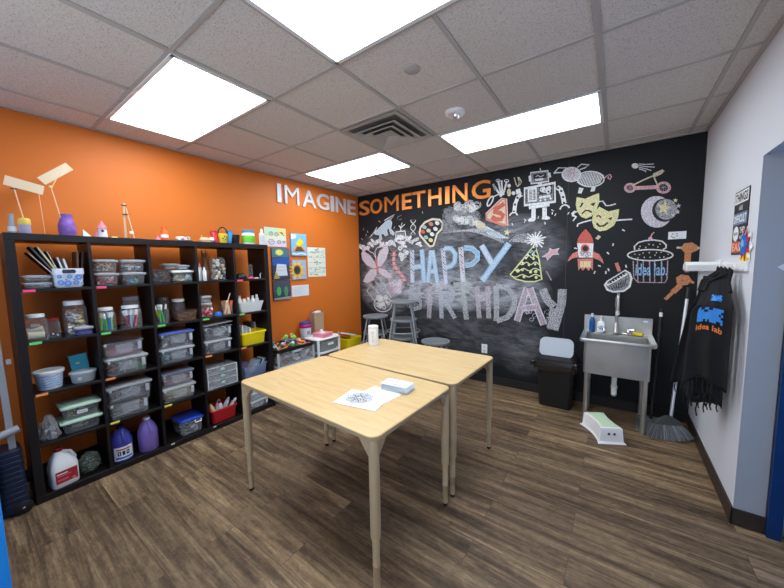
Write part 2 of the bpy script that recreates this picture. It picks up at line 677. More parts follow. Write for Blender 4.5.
# ceiling light panels
M_DIFF = mat('lit_diffuser', (0.88, 0.955, 1.0), 0.5, emit=LAMP)
LIGHTS = [(XA - 2 * g, YA5 - 5 * g, 'bright two by four ceiling panel nearest the long black shelf unit'),
          (XA + g, YA5 - 5 * g, 'largest bright ceiling panel, cut off by the top edge of the photo'),
          (XA - 2 * g, YA5 - 2 * g, 'bright ceiling panel over the far orange corner, beyond the air vent'),
          (XA + g, YA5 - 2 * g, 'long bright ceiling panel beside the smoke alarm, near the chalk wall')]
for x, y, lab in LIGHTS:
    t = thing('ceiling_light', lab, 'ceiling light', (x + g, y + g / 2, H), 0, 'lit ceiling panels')
    fb = MB().use(mat('light_frame_white', (0.75, 0.75, 0.76), 0.4))
    for sx in (-1, 1):
        fb.box((sx * (g - 0.020), 0, -0.008), (0.022, g - 0.02, 0.012))
    for sy in (-1, 1):
        fb.box((0, sy * (g / 2 - 0.020), -0.008), (2 * g - 0.02, 0.022, 0.012))
    fb.build('frame', t)
    db = MB().use(M_DIFF)
    db.box((0, 0, -0.006), (2 * g - 0.060, g - 0.060, 0.008))
    db.build('diffuser', t)

# air vent: nested square louvres
t = thing('air_vent', 'square ceiling air vent of nested angled louvres between two light panels', 'air vent', (XA + g / 2, YA5 - 2.5 * g, H))
vb = MB().use(M_GRID)
vdark = MATS['black_plastic']
o2 = MB().use(mat('vent_dark', (0.13, 0.125, 0.12), 0.7))
o2.box((0, 0, -0.003), (0.50, 0.50, 0.004))
o2.build('duct_opening', t)
for k in range(4):
    oo = 0.285 - 0.062 * k
    ii = oo - 0.056
    lb = MB().use(M_GRID)
    z0, z1 = -0.010 - 0.006 * (k > 0), -0.036 - 0.002 * k
    if k == 0:
        z0, z1 = -0.006, -0.012
        ii = 0.245
    for a in range(4):
        R = Matrix.Rotation(a * PI / 2, 3, 'Z')
        for dz in (0, -0.004):
            lb.face([R @ Vector(p) for p in ((oo, -oo, z1 + dz), (oo, oo, z1 + dz), (ii, ii, z0 + dz), (ii, -ii, z0 + dz))])
        lb.face([R @ Vector(p) for p in ((oo, -oo, z1), (oo, oo, z1), (oo, oo, z1 - 0.004), (oo, -oo, z1 - 0.004))])
    if k == 3:
        lb.box((0, 0, z0 - 0.002), (2 * ii, 2 * ii, 0.004))
    lb.build('frame' if k == 0 else 'louvre', t)

# smoke alarm with strobe and the flat sprinkler cover
p = at(455, 112, 'z', H)
t = thing('smoke_alarm', 'round white fire alarm with a small clear strobe on the ceiling', 'smoke alarm', p)
MB().use(M_WP).lathe([(0.075, 0), (0.075, -0.012), (0.062, -0.024), (0.045, -0.028)], seg=32).build('body', t, smooth=True)
sb = MB().use(M_CHROME)
sb.lathe([(0.026, -0.024), (0.024, -0.045), (0.012, -0.058)], c=(0.012, -0.012, 0), seg=16)
sb.build('strobe', t, smooth=True)
lettering('lettering', 'FIRE', (-0.03, -0.046, -0.0295), (1, 0, 0), (0, -1, 0), 0.06, 0.014, RED, t, 0.01)
p = at(412, 69, 'z', H)
tag(MB().use(M_GRID).lathe([(0.048, 0), (0.048, -0.006), (0.044, -0.008)], seg=32).build('sprinkler_cover', loc=p, smooth=True),
    'small flat round cover plate in the ceiling tile above the smoke alarm', 'cover plate')

# blue doors
t = MB().use(M_BLUE)
t.box((W + 0.215, -2.0, 1.045), (0.045, 1.06, 2.07))
t = struct(t.build('door_1', bevel=0.012))
fb = MB().use(M_BLUED)
fb.box((W + 0.155, -1.4425, 1.051), (0.055, 0.03, 2.10))
fb.box((W + 0.155, -2.535, 1.051), (0.055, 0.03, 2.10))
fb.box((W + 0.155, -1.99, 2.09), (0.055, 1.10, 0.03))
fb.build('door_frame', t)
slab('wall_right_alcove', (W + 0.26, -2.7, 0), (W + 0.34, -1.3, H), M_GREYP)
slab('wall_right_alcove_end', (W + 0.125, -1.40, 0), (W + 0.27, -1.30, H), M_GREYP)
slab('wall_right_alcove_near', (W + 0.125, -2.70, 0), (W + 0.27, -2.60, H), M_GREYP)
slab('wall_right_alcove_top', (W + 0.125, -2.70, 2.112), (W + 0.27, -1.30, H), M_GREYP)
t = MB().use(M_BLUE)
t.box((1.418, -4.42, 1.05), (0.045, 0.96, 2.08))
t = struct(t.build('door_2', bevel=0.004))
hb = MB().use(M_CHROME)
hb.tube([(1.44, -4.0, 1.0), (1.49, -4.0, 1.0), (1.49, -4.11, 1.0)], 0.009)
hb.build('door_handle', t, smooth=True)

# ------------------------------------------------------------------ letters on the walls
M_SILVER = mat('brushed_silver_letter', (0.62, 0.61, 0.64), 0.5, metal=0.15)
M_COPPER = mat('copper_orange_letter', (0.80, 0.26, 0.05), 0.30, metal=0.35)


def wall_letter(ch, lo, right, w, h, m, lab):
    o = lettering('wall_letter', ch, lo, right, (0, 0, 1), w, h, m, None, 0.0 if ch == 'M' else 0.014, 0.018)
    return tag(o, lab, 'letter', 'raised letters across the top of two walls')


IM = [('I', 165, 187), ('M', 199, 266), ('A', 278, 343), ('G', 345, 401), ('I', 408, 426), ('N', 432, 477), ('E', 485, 521)]
LAB = {0: 'first silver capital I, left end of the words on the orange wall', 1: 'silver capital M on the orange wall',
       2: 'silver capital A on the orange wall', 3: 'silver capital G on the orange wall',
       4: 'second silver capital I, between G and N on the orange wall', 5: 'silver capital N on the orange wall',
       6: 'silver capital E on the orange wall beside the black corner'}
ZT, ZBt = 2.600, 2.372
for i, (ch, a, c) in enumerate(IM):
    v = 184 + (a / 4.523 + 240 - 276) * 0.30 + 10
    p0 = at(240 + a / 4.523, v, 'x', 0)
    p1 = at(240 + c / 4.523, v + (c - a) / 4.523 * 0.3, 'x', 0)
    wall_letter(ch, (0.003, p0.y, ZBt), (0, 1, 0), (p1.y - p0.y) * (0.8 if ch == 'I' else 0.97), ZT - ZBt, M_SILVER, LAB[i])
SO = [('S', 33, 66), ('O', 68, 107), ('M', 115, 161), ('E', 172, 204), ('T', 206, 249), ('H', 258, 301), ('I', 313, 327), ('N', 337, 386), ('G', 399, 461)]
for i, (ch, a, c) in enumerate(SO):
    v = 207 - (a / 3.267) * 0.16
    p0 = at(350 + a / 3.267, v, 'y', 0)
    p1 = at(350 + c / 3.267, v, 'y', 0)
    wall_letter(ch, (p0.x, -0.003, ZBt), (1, 0, 0), p1.x - p0.x, ZT - ZBt, M_COPPER,
                'copper orange capital %s on the chalk wall' % ch + (' beside the orange corner' if i == 0 else ''))

# ------------------------------------------------------------------ chalk drawings on the board
CH = {k: chalk('chalk_' + k, c, d) for k, c, d in (
    ('white', (0.80, 0.82, 0.85), 0.92), ('grey', (0.42, 0.43, 0.46), 0.55), ('faint', (0.64, 0.65, 0.70), 0.50),
    ('lav', (0.70, 0.66, 0.75), 0.82), ('pink', (0.74, 0.44, 0.48), 0.80), ('fpink', (0.68, 0.54, 0.63), 0.58),
    ('blue', (0.30, 0.52, 0.78), 0.80), ('sky', (0.55, 0.68, 0.80), 0.75), ('fblue', (0.58, 0.63, 0.74), 0.58),
    ('yellow', (0.78, 0.72, 0.42), 0.90), ('cream', (0.74, 0.66, 0.48), 0.80), ('fgreen', (0.52, 0.62, 0.52), 0.55),
    ('orange', (0.64, 0.28, 0.14), 0.92), ('red', (0.66, 0.15, 0.12), 0.90), ('rose', (0.72, 0.25, 0.22), 0.85),
    ('lime', (0.74, 0.80, 0.40), 0.85), ('mint', (0.38, 0.62, 0.56), 0.75), ('purple', (0.40, 0.28, 0.42), 0.55))}
CH['black'] = mat('bare_board', (0.010, 0.011, 0.014), 0.65)
FRAME = {'A': (350, 170, 3.267), 'B': (480, 150, 4.523), 'C': (590, 140, 3.675), 'D': (560, 200, 4.9), 'E': (360, 190, 5.88),
         'R': (500, 160, 8.4), 'P': (550, 150, 6.533), 'H': (500, 225, 9.8), 'K': (625, 230, 9.8), 'T': (410, 170, 7.127),
         'J': (355, 195, 9.8), 'Q': (370, 230, 7.84), 'S': (390, 280, 7.84), 'Y': (480, 270, 7.84), 'Z': (355, 280, 8.4)}


class Chalk:
    """Flat chalk strokes and fills on the wall plane y = 0, traced where they stand."""
    n = 0

    def __init__(s, fr):
        s.mb = MB()
        s.fr = FRAME[fr]
        s.k = 0

    def pt(s, p):
        q = at(s.fr[0] + p[0] / s.fr[2], s.fr[1] + p[1] / s.fr[2], 'y', 0)
        return Vector((q.x, 0, q.z))

    def _y(s):
        s.k += 1
        return -0.0012 - 0.00004 * s.k

    def line(s, col, w, pts, closed=False, raw=False):
        s.mb.use(CH[col])
        P = [Vector(p) if raw else s.pt(p) for p in pts]
        if closed:
            P.append(P[0].copy())
        y = s._y()
        Lq, Rq = [], []
        for i, p in enumerate(P):
            a, c = P[max(i - 1, 0)], P[min(i + 1, len(P) - 1)]
            if closed and i in (0, len(P) - 1):
                a, c = P[-2], P[1]
            d = c - a
            if d.length < 1e-7:
                d = Vector((1, 0, 0))
            d.normalize()
            nn = Vector((-d.z, 0, d.x)) * w / 2
            Lq.append(p + nn)
            Rq.append(p - nn)
        for i in range(len(P) - 1):
            s.mb.face([(q.x, y, q.z) for q in (Lq[i], Lq[i + 1], Rq[i + 1], Rq[i])])
        return s

    def fill(s, col, pts):
        s.mb.use(CH[col])
        y = s._y()
        s.mb.face([(q.x, y, q.z) for q in (s.pt(p) for p in pts)])
        return s

    def ell(s, col, c, rx, ry, w=None, n=20, a0=0, a1=360, rot=0):
        cr, sr = math.cos(math.radians(rot)), math.sin(math.radians(rot))
        pts = []
        for i in range(n + (0 if a1 - a0 == 360 else 1)):
            a = math.radians(a0 + (a1 - a0) * i / n)
            x, y = rx * math.cos(a), ry * math.sin(a)
            pts.append((c[0] + x * cr - y * sr, c[1] + x * sr + y * cr))
        return s.fill(col, pts) if w is None else s.line(col, w, pts, a1 - a0 == 360)

    def scrib(s, col, w, box, n, r, seed, turns=2):
        q = random.Random(seed)
        for _ in range(n):
            cx, cy = q.uniform(box[0], box[2]), q.uniform(box[1], box[3])
            rr = r * q.uniform(0.5, 1.1)
            a = q.uniform(0, 6.28)
            pts = []
            for i in range(10 * turns):
                t = i / (10 * turns - 1)
                pts.append((cx + rr * (1 - 0.6 * t) * math.cos(a + t * turns * 6.28), cy + rr * (1 - 0.6 * t) * math.sin(a + t * turns * 6.28)))
            s.line(col, w, pts)
        return s

    def dashes(s, col, w, pts, L=8, seed=1):
        q = random.Random(seed)
        for p in pts:
            a = q.uniform(0.2, 2.4)
            s.line(col, w, [p, (p[0] + L * math.cos(a), p[1] + L * math.sin(a))])
        return s

    def done(s, name, label, cat='chalk drawing', parent=None):
        o = s.mb.build(name, parent)
        if parent is None:
            tag(o, label, cat, 'chalk drawings on the black wall')
        return o


# butterfly
c = Chalk('E')
wings = [[(8, 370), (22, 360), (60, 385), (88, 425), (98, 458), (80, 462), (40, 442), (14, 408)],
         [(162, 330), (148, 330), (115, 360), (102, 400), (104, 452), (125, 447), (155, 405), (168, 355)],
         [(97, 465), (62, 468), (35, 500), (20, 538), (40, 547), (75, 532), (98, 498)],
         [(112, 458), (150, 468), (175, 493), (191, 516), (165, 518), (130, 502), (108, 482)]]
for wg in wings:
    c.fill('lav', wg)
for wg in wings:
    c.line('pink', 0.009, wg, True)
c.line('blue', 0.008, [(35, 385), (60, 410), (80, 440)]).line('blue', 0.008, [(120, 420), (140, 380)]).line('blue', 0.008, [(60, 520), (85, 490)]).line('blue', 0.008, [(135, 480), (165, 500)])
c.line('rose', 0.03, [(92, 402), (100, 440), (107, 487)])
c.line('white', 0.012, [(93, 400), (80, 372), (58, 362), (50, 352)]).line('white', 0.012, [(94, 400), (88, 362), (102, 338), (114, 336)])
c.done('chalk_butterfly', 'large pink and lavender chalk butterfly beside the orange corner')
# dinosaur-like bird
c = Chalk('J')
body = [(188, 378), (228, 332), (300, 262), (345, 243), (362, 268), (352, 330), (388, 375), (380, 397), (348, 376), (330, 322), (312, 345), (322, 390), (300, 402), (276, 378), (256, 386), (266, 430), (225, 472), (205, 470), (242, 422), (240, 392), (200, 388)]
c.fill('sky', body).line('white', 0.008, body, True)
c.fill('grey', [(345, 245), (388, 190), (330, 222), (286, 250), (300, 256)]).line('white', 0.008, [(286, 250), (330, 222), (388, 190), (350, 245)])
for k in range(9):
    c.line('white', 0.008, [(200 - 4 * k, 370 + k * 3), (215 - 9 * k, 312 + k * 13)])
c.done('chalk_creature', 'pale blue chalk long-legged creature with a crest, under the letters S and O')
# leafy blossom vine
c = Chalk('J')
q = random.Random(3)
for i in range(36):
    t = i / 35
    x = 40 + 600 * t
    y = 500 - 40 * math.sin(t * 3.1) + 26 * math.sin(t * 17) + q.uniform(-22, 30) - (60 if 0.75 < t < 0.97 else 0)
    c.ell('lav' if i % 3 == 0 else 'white', (x, y), q.uniform(22, 38), q.uniform(10, 17), None, 9, rot=q.uniform(-70, 60))
for i in range(40):
    t = i / 39
    c.line('black', 0.004, [(45 + 590 * t, 478 + 25 * math.sin(t * 19) - (45 if 0.75 < t < 0.97 else 0)), (60 + 590 * t, 505 + 25 * math.sin(t * 23) - (45 if 0.75 < t < 0.97 else 0))])
c.scrib('white', 0.007, (440, 480, 520, 640), 14, 24, 8)
c.done('chalk_vine', 'white chalk vine of leaves and petals above the butterfly')
# television plant
c = Chalk('J')
c.line('white', 0.02, [(402, 362), (490, 352), (503, 440), (490, 456), (412, 460), (400, 440)], True)
c.fill('grey', [(415, 375), (482, 368), (490, 440), (418, 445)])
c.scrib('white', 0.008, (430, 385, 470, 430), 5, 18, 2)
c.line('white', 0.014, [(450, 352), (448, 320), (430, 300)]).line('white', 0.012, [(450, 325), (490, 285)]).line('white', 0.01, [(448, 320), (462, 270)])
c.line('grey', 0.01, [(415, 245), (420, 215), (455, 195)]).line('grey', 0.01, [(430, 245), (460, 235)])
c.line('white', 0.014, [(450, 458), (455, 490)])
c.done('chalk_television', 'small white chalk square television with sprouting stems under the letter M')
# DNA twist
c = Chalk('J')
for sg in (-1, 1):
    c.line('white', 0.010, [(570 + sg * 25 * math.cos(k * 0.42), 245 + k * 10) for k in range(15)])
for k in range(0, 15, 2):
    c.line('grey', 0.006, [(570 - 25 * math.cos(k * 0.42), 245 + k * 10), (570 + 25 * math.cos(k * 0.42), 245 + k * 10)])
c.done('chalk_helix', 'small white chalk twisted helix left of the paint palette')
# pink caterpillar
c = Chalk('Q')
sp = [(190, 165), (188, 200), (185, 240), (190, 275), (210, 310), (235, 340), (260, 370), (275, 400)]
c.line('pink', 0.055, sp)
for x, y in sp:
    c.line('rose', 0.012, [(x - 26, y - 6), (x, y + 8), (x + 26, y - 8)])
    c.line('black', 0.006, [(x - 24, y + 8), (x + 20, y + 6)])
c.done('chalk_caterpillar', 'dark pink chalk segmented caterpillar hanging right of the butterfly')
# palette
c = Chalk('T')
pal = [(68, 445), (76, 408), (108, 372), (160, 350), (212, 355), (234, 382), (226, 420), (192, 455), (180, 500), (166, 540), (142, 545), (118, 520), (92, 488), (72, 465)]
c.fill('black', pal).line('cream', 0.030, pal, True).line('white', 0.008, pal, True)
for col, x, y in (('mint', 103, 407), ('rose', 150, 385), ('white', 194, 378), ('red', 92, 440), ('cream', 133, 432), ('white', 182, 420), ('mint', 115, 480), ('white', 158, 458), ('yellow', 148, 500)):
    c.ell(col, (x, y), 17, 14, None, 10, rot=30)
c.done('chalk_palette', 'chalk painter palette with coloured paint dabs above the word HAPPY')
# curly cloud
c = Chalk('T')
c.scrib('grey', 0.006, (250, 275, 480, 345), 46, 30, 5, 2)
c.scrib('white', 0.006, (330, 235, 480, 290), 22, 28, 6, 2)
c.scrib('grey', 0.006, (245, 340, 340, 440), 26, 26, 9, 2)
c.scrib('grey', 0.006, (310, 280, 450, 350), 26, 24, 12, 2)
c.scrib('white', 0.005, (320, 335, 470, 390), 26, 24, 13, 2)
c.done('chalk_curly_cloud', 'grey white chalk cloud of curly scribbles under the letters H and I')
# paint brush
c = Chalk('T')
c.fill('sky', [(545, 402), (528, 428), (590, 476), (640, 488), (704, 486), (640, 456)]).line('white', 0.008, [(545, 402), (640, 456), (704, 486), (590, 476), (528, 428)], True)
c.line('blue', 0.008, [(560, 425), (640, 472)])
c.fill('cream', [(462, 352), (500, 362), (535, 382), (542, 405), (528, 424), (496, 428), (470, 402)])
c.line('white', 0.010, [(462, 352), (480, 375), (470, 402)])
c.done('chalk_paintbrush', 'chalk paintbrush with cream tip and pale blue handle above the letter Y')
# small star
c = Chalk('T')
c.fill('yellow', [(692 + (27 if k % 2 == 0 else 11) * math.sin(k * PI / 5 + .15), 445 - (27 if k % 2 == 0 else 11) * math.cos(k * PI / 5 + .15)) for k in range(10)])
c.done('chalk_star', 'small plain yellow chalk star right of the paintbrush handle')
# shield
c = Chalk('T')
sh = [(545, 312), (655, 206), (684, 210), (692, 392), (672, 394), (545, 350)]
c.fill('cream', sh).line('rose', 0.030, sh, True)
c.line('red', 0.055, [(672, 240), (640, 262), (605, 282), (600, 298), (640, 306), (664, 322), (650, 352), (615, 352), (582, 334)])
c.line('white', 0.006, [(540, 314), (655, 200), (690, 206), (698, 398)])
c.done('chalk_shield', 'red and cream chalk shield bearing a letter S, left of the robot')
# bundle of brushes and tools
c = Chalk('T')
for a, e in (((650, 190), (592, 100)), ((652, 188), (628, 74)), ((660, 180), (652, 74)), ((664, 178), (690, 80))):
    c.line('white', 0.022, [a, e])
c.line('grey', 0.030, [(592, 100), (612, 145)])
c.ell('white', (572, 222), 14, 38, 0.018, 18, rot=28).line('white', 0.014, [(590, 192), (640, 170)])
c.ell('white', (628, 76), 14, 10, 0.008).ell('white', (688, 78), 16, 9, 0.008)
c.ell('cream', (706, 160), 15, 28).ell('white', (706, 112), 12, 14).ell('white', (738, 165), 14, 14)
c.line('white', 0.01, [(745, 60), (750, 80)]).line('white', 0.01, [(768, 50), (778, 80)]).line('yellow', 0.01, [(750, 85), (768, 120), (780, 85)])
c.done('chalk_tools', 'white chalk bundle of brushes and a magnifier between letter G and the robot')
# robot
c = Chalk('R')
hd = [(257, 107), (403, 90), (409, 180), (262, 200)]
c.fill('grey', hd).line('white', 0.016, hd, True).fill('black', [(278, 122), (388, 108), (392, 148), (282, 160)])
c.line('white', 0.007, [(300, 140), (320, 130), (340, 142), (370, 126)])
c.fill('white', [(294, 160), (362, 152), (364, 168), (296, 178)])
c.line('white', 0.02, [(247, 132), (252, 180)]).line('white', 0.02, [(414, 108), (422, 146)]).line('white', 0.01, [(340, 92), (338, 68)])
c.fill('white', [(316, 194), (352, 189), (356, 204), (320, 208)])
bo = [(207, 240), (460, 192), (463, 350), (207, 380)]
c.line('white', 0.030, bo, True)
c.fill('grey', [(222, 256), (448, 212), (448, 340), (222, 366)])
c.fill('white', [(232, 244), (310, 230), (310, 346), (236, 354)]).fill('black', [(246, 258), (296, 248), (298, 332), (248, 340)])
for k in range(6):
    c.line('white', 0.010, [(250, 265 + 13 * k), (292, 258 + 13 * k)])
c.line('white', 0.008, [(272, 255), (274, 335)])
c.fill('black', [(328, 226), (440, 206), (440, 280), (330, 294)]).scrib('white', 0.007, (350, 235, 420, 270), 7, 22, 4)
c.fill('white', [(328, 308), (424, 292), (425, 310), (330, 326)])
for x, y in ((340, 340), (380, 333), (424, 322)):
    c.ell('white', (x, y), 9, 9)
sk = [(240, 388), (416, 362), (418, 388), (246, 414)]
c.fill('white', sk)
c.fill('white', [(266, 412), (300, 407), (300, 498), (285, 516), (240, 518), (234, 502), (262, 482)])
c.fill('white', [(356, 402), (392, 396), (394, 468), (416, 478), (422, 494), (400, 502), (350, 498), (356, 470)])
c.line('white', 0.045, [(188, 286), (150, 312), (128, 370), (120, 440)])
for x, y in ((188, 290), (148, 318), (126, 374), (118, 432)):
    c.fill('black', [(x - 9, y - 9), (x + 9, y - 6), (x + 9, y + 9), (x - 9, y + 7)])
c.line('white', 0.016, [(80, 468), (95, 448), (120, 440), (138, 448), (146, 466)])
c.line('white', 0.045, [(478, 228), (508, 248), (528, 300), (540, 366)])
for x, y in ((488, 236), (515, 262), (530, 312), (538, 360)):
    c.fill('black', [(x - 9, y - 10), (x + 9, y - 8), (x + 9, y + 9), (x - 9, y + 7)])
c.line('white', 0.016, [(504, 416), (514, 392), (543, 376), (568, 384), (584, 402)])
c.line('white', 0.05, [(150, 245), (158, 285)])
c.line('cream', 0.012, [(120, 148), (136, 205), (150, 225), (168, 205), (182, 185), (158, 145)])
c.done('chalk_robot', 'big white chalk square robot with a control panel, right of the letter G')
# pig
c = Chalk('P')
c.ell('white', (265, 190), 88, 50, 0.012, 24)
for k in range(15):
    x = 190 + 10.5 * k
    hh = 46 * math.sqrt(max(0.05, 1 - ((x - 265) / 88) ** 2))
    c.line('white', 0.009, [(x + 12, 190 - hh), (x - 12, 190 + hh)])
c.fill('lav', [(140 + 58 * math.cos(a / 3), 160 + 44 * math.sin(a / 3)) for a in range(19)])
c.ell('white', (140, 160), 60, 46, 0.012)
c.line('white', 0.012, [(25, 152), (55, 117), (105, 117), (82, 148), (50, 148), (25, 152)]).line('white', 0.012, [(180, 115), (205, 93), (256, 98), (228, 117), (195, 128)])
c.ell('pink', (140, 165), 20, 14, 0.01).dashes('pink', 0.01, [(118, 140), (160, 135)], 8)
c.fill('white', [(190, 245), (182, 282), (205, 285), (220, 250)]).fill('white', [(272, 242), (264, 272), (290, 270), (300, 240)])
c.line('pink', 0.010, [(352, 188), (372, 168), (392, 160), (402, 176), (392, 192), (378, 184), (384, 172)])
c.done('chalk_pig', 'white chalk pig with scribbled body and curly tail, right of the robot')
# theatre masks
c = Chalk('P')
sad = [(176, 310), (230, 321), (288, 296), (318, 283), (320, 338), (300, 390), (270, 430), (236, 446), (205, 436), (180, 400), (171, 355)]
hap = [(322, 373), (380, 404), (450, 388), (442, 440), (415, 492), (370, 521), (325, 529), (290, 506), (277, 465), (284, 420)]
c.line('white', 0.012, [(318, 338), (345, 334), (366, 364), (395, 362), (430, 352)]).line('white', 0.014, [(432, 460), (480, 456), (537, 453)])
c.line('white', 0.014, [(178, 500), (182, 484), (215, 472), (272, 457)]).line('white', 0.012, [(176, 402), (150, 418), (172, 438), (150, 464)])
c.fill('yellow', sad).line('lime', 0.008, sad, True).fill('yellow', hap).line('lime', 0.008, hap, True)
c.line('black', 0.018, [(194, 372), (205, 364), (214, 344)]).fill('black', [(262, 352), (298, 342), (285, 368)])
c.line('black', 0.016, [(208, 417), (232, 395), (252, 396), (274, 408)])
c.line('black', 0.018, [(304, 478), (322, 498), (350, 496), (378, 474)]).line('black', 0.014, [(302, 435), (320, 428), (334, 442)]).fill('black', [(376, 448), (406, 438), (400, 458)])
c.done('chalk_masks', 'pair of pale yellow chalk theatre masks, one frowning and one smiling')
# rocket
c = Chalk('D')
c.fill('red', [(125, 142), (102, 165), (88, 190), (83, 212), (164, 213), (160, 190), (148, 165)])
c.fill('white', [(84, 212), (164, 213), (160, 282), (92, 282)])
c.ell('red', (123, 238), 22, 22, None, 16).ell('black', (124, 238), 14, 14, None, 12)
c.fill('rose', [(88, 250), (62, 262), (44, 285), (37, 302), (62, 286), (90, 280)]).fill('rose', [(160, 250), (192, 266), (208, 290), (215, 313), (192, 295), (162, 284)])
c.fill('rose', [(86, 288), (162, 286), (161, 346), (150, 332), (141, 347), (126, 331), (111, 347), (100, 331), (91, 347)])
c.line('yellow', 0.03, [(106, 300), (108, 330)]).line('yellow', 0.03, [(124, 300), (126, 330)]).line('yellow', 0.03, [(142, 300), (143, 330)])
c.scrib('grey', 0.006, (95, 255, 152, 275), 5, 12, 3)
c.done('chalk_rocket', 'red and white chalk rocket with round porthole below the masks')
# party hat
c = Chalk('H')
hat = [(345, 185), (225, 338), (100, 488), (150, 528), (250, 554), (340, 555), (410, 532), (385, 350)]
c.fill('black', hat).line('lime', 0.016, hat, True)
for y0, x0, x1 in ((262, 290, 362), (312, 240, 372), (378, 195, 384), (440, 145, 395), (500, 120, 405)):
    c.line('lime' if y0 != 262 else 'mint', 0.012, [(x0 + (x1 - x0) * k / 12, y0 + 13 * math.sin(k * 1.15) - (x0 + (x1 - x0) * k / 12 - x0) * 0.02) for k in range(13)])
for x, y, r in ((272, 290, 11), (325, 288, 10), (255, 325, 11), (330, 330, 13), (222, 370, 11), (285, 390, 13), (345, 385, 11), (175, 447, 19), (220, 440, 13), (300, 460, 15), (350, 455, 17), (235, 508, 14), (355, 512, 15)):
    c.ell('lime' if r > 12 else 'white', (x, y), r, r, None if r > 10 else 0.01, 12)
for k in range(15):
    a = k * 2 * PI / 15 + 0.1
    L = 78 + 36 * ((k * 7) % 5) / 4
    c.line('white', 0.016, [(348 + 12 * math.cos(a), 145 + 12 * math.sin(a)), (348 + L * math.cos(a), 145 + L * 0.8 * math.sin(a))])
c.ell('white', (348, 145), 26, 24, None, 12)
c.done('chalk_party_hat', 'yellow chalk party hat with dots and a white pompom, right of HAPPY')
# pink ribbon star
c = Chalk('H')
rb = [(412, 315), (478, 270), (488, 228), (520, 246), (582, 228), (558, 264), (578, 288), (520, 286), (462, 345), (452, 312)]
c.fill('pink', rb).line('lav', 0.010, rb, True)
c.done('chalk_ribbon_star', 'small pink chalk star with trailing tails right of the party hat')
# cupcake
c = Chalk('K')
c.line('fpink', 0.009, [(80, 300), (86, 470), (125, 512), (390, 516), (412, 480), (418, 298)])
for x in (122, 178, 240, 290, 358):
    c.line('fpink', 0.009, [(x, 302), (x + (4 if x < 250 else 0), 508)])
c.line('white', 0.012, [(95, 195), (92, 160), (132, 122), (200, 104), (285, 98), (362, 110), (404, 146), (402, 175), (372, 190)])
c.ell('white', (247, 246), 222, 54, 0.012, 30)
c.dashes('cream', 0.009, [(130, 180), (150, 155), (205, 165), (230, 135), (275, 140), (320, 160), (345, 130), (65, 262), (90, 235), (135, 240), (180, 220), (185, 262), (240, 215), (240, 265), (290, 240), (310, 215), (335, 265), (360, 212), (385, 258), (415, 235), (120, 272), (410, 270)], 14)
c.ell('pink', (248, 86), 22, 20, None, 12).line('pink', 0.010, [(252, 72), (265, 40), (286, 22)])
cup = c.done('chalk_cupcake', 'chalk cupcake with blue words on its wrapper, lower right of the moon')
pl, pr2, pt_ = Chalk('K').pt((100, 446)), Chalk('K').pt((412, 440)), Chalk('K').pt((100, 330))
lettering('chalk_lettering', 'idea lab.', (pl.x, -0.0035, pl.z), (1, 0, 0), (0, 0, 1), pr2.x - pl.x, (pt_.z - pl.z), CH['blue'], cup, 0.02)
# moon
c = Chalk('C')
c.ell('lav', (245, 264), 58, 58, None, 30)
c.ell('black', (273, 258), 45, 43).ell('faint', (280, 255), 40, 38)
c.fill('yellow', [(272 + (30 if k % 2 == 0 else 11) * math.sin(k * PI / 5 + .2), 250 - (30 if k % 2 == 0 else 11) * math.cos(k * PI / 5 + .2)) for k in range(10)])
for x, y in ((314, 222), (325, 242), (322, 264), (305, 275)):
    c.fill('lime' if y < 230 else 'lav', [(x + (10 if k % 2 == 0 else 4) * math.sin(k * PI / 5), y - (10 if k % 2 == 0 else 4) * math.cos(k * PI / 5)) for k in range(10)])
c.done('chalk_moon', 'lavender chalk crescent moon with a yellow star')
# scooter and comet
c = Chalk('C')
c.line('pink', 0.035, [(165, 177), (250, 173)])
for x, y, rx in ((147, 176, 17), (270, 175, 22)):
    c.ell('pink', (x, y), rx, rx * 0.82, 0.022, 20)
    for k in range(4):
        c.line('grey', 0.006, [(x + rx * .7 * math.cos(k * .8), y + rx * .6 * math.sin(k * .8)), (x - rx * .7 * math.cos(k * .8), y - rx * .6 * math.sin(k * .8))])
c.line('cream', 0.014, [(158, 166), (190, 150), (236, 130)]).fill('cream', [(230, 124), (266, 108), (274, 114), (262, 126), (240, 136)]).line('cream', 0.010, [(234, 134), (248, 166)])
c.done('chalk_scooter', 'pink chalk two-wheeled cart with spoked wheels near the ceiling')
c = Chalk('C')
c.ell('white', (166, 95), 13, 10, None, 12)
for k, e in enumerate(((235, 88), (238, 100), (225, 112), (205, 118))):
    c.line('white', 0.007, [(180, 88 + 6 * k), (205, 90 + 8 * k), e])
c.done('chalk_comet', 'small white chalk comet with streaking tail above the pink cart')
# two orange mushrooms
for fr_, cap, stem, lab in (((365, 395), [(334, 398), (345, 380), (375, 376), (395, 388), (398, 404), (375, 414), (345, 412)], [(360, 412), (355, 486)], 'upright orange chalk hammer-headed figure under the white note card'),
                            ((345, 515), [(316, 505), (335, 494), (362, 498), (376, 518), (358, 532), (330, 536), (318, 524)], [(332, 534), (276, 586)], 'tilted orange chalk hammer-headed figure below the upright one')):
    c = Chalk('C')
    c.fill('orange', cap).line('orange', 0.045, [stem[0], ((stem[0][0] + stem[1][0]) / 2, (stem[0][1] + stem[1][1]) / 2)]).line('orange', 0.028, [((stem[0][0] + stem[1][0]) / 2, (stem[0][1] + stem[1][1]) / 2), stem[1]])
    if fr_[1] < 450:
        c.line('cream', 0.02, [(318, 396), (338, 396)]).line('cream', 0.02, [(394, 398), (403, 396)])
    else:
        c.line('orange', 0.02, [(372, 520), (382, 526)]).ell('red', (340, 518), 5, 5)
    c.done('chalk_hammer', lab)
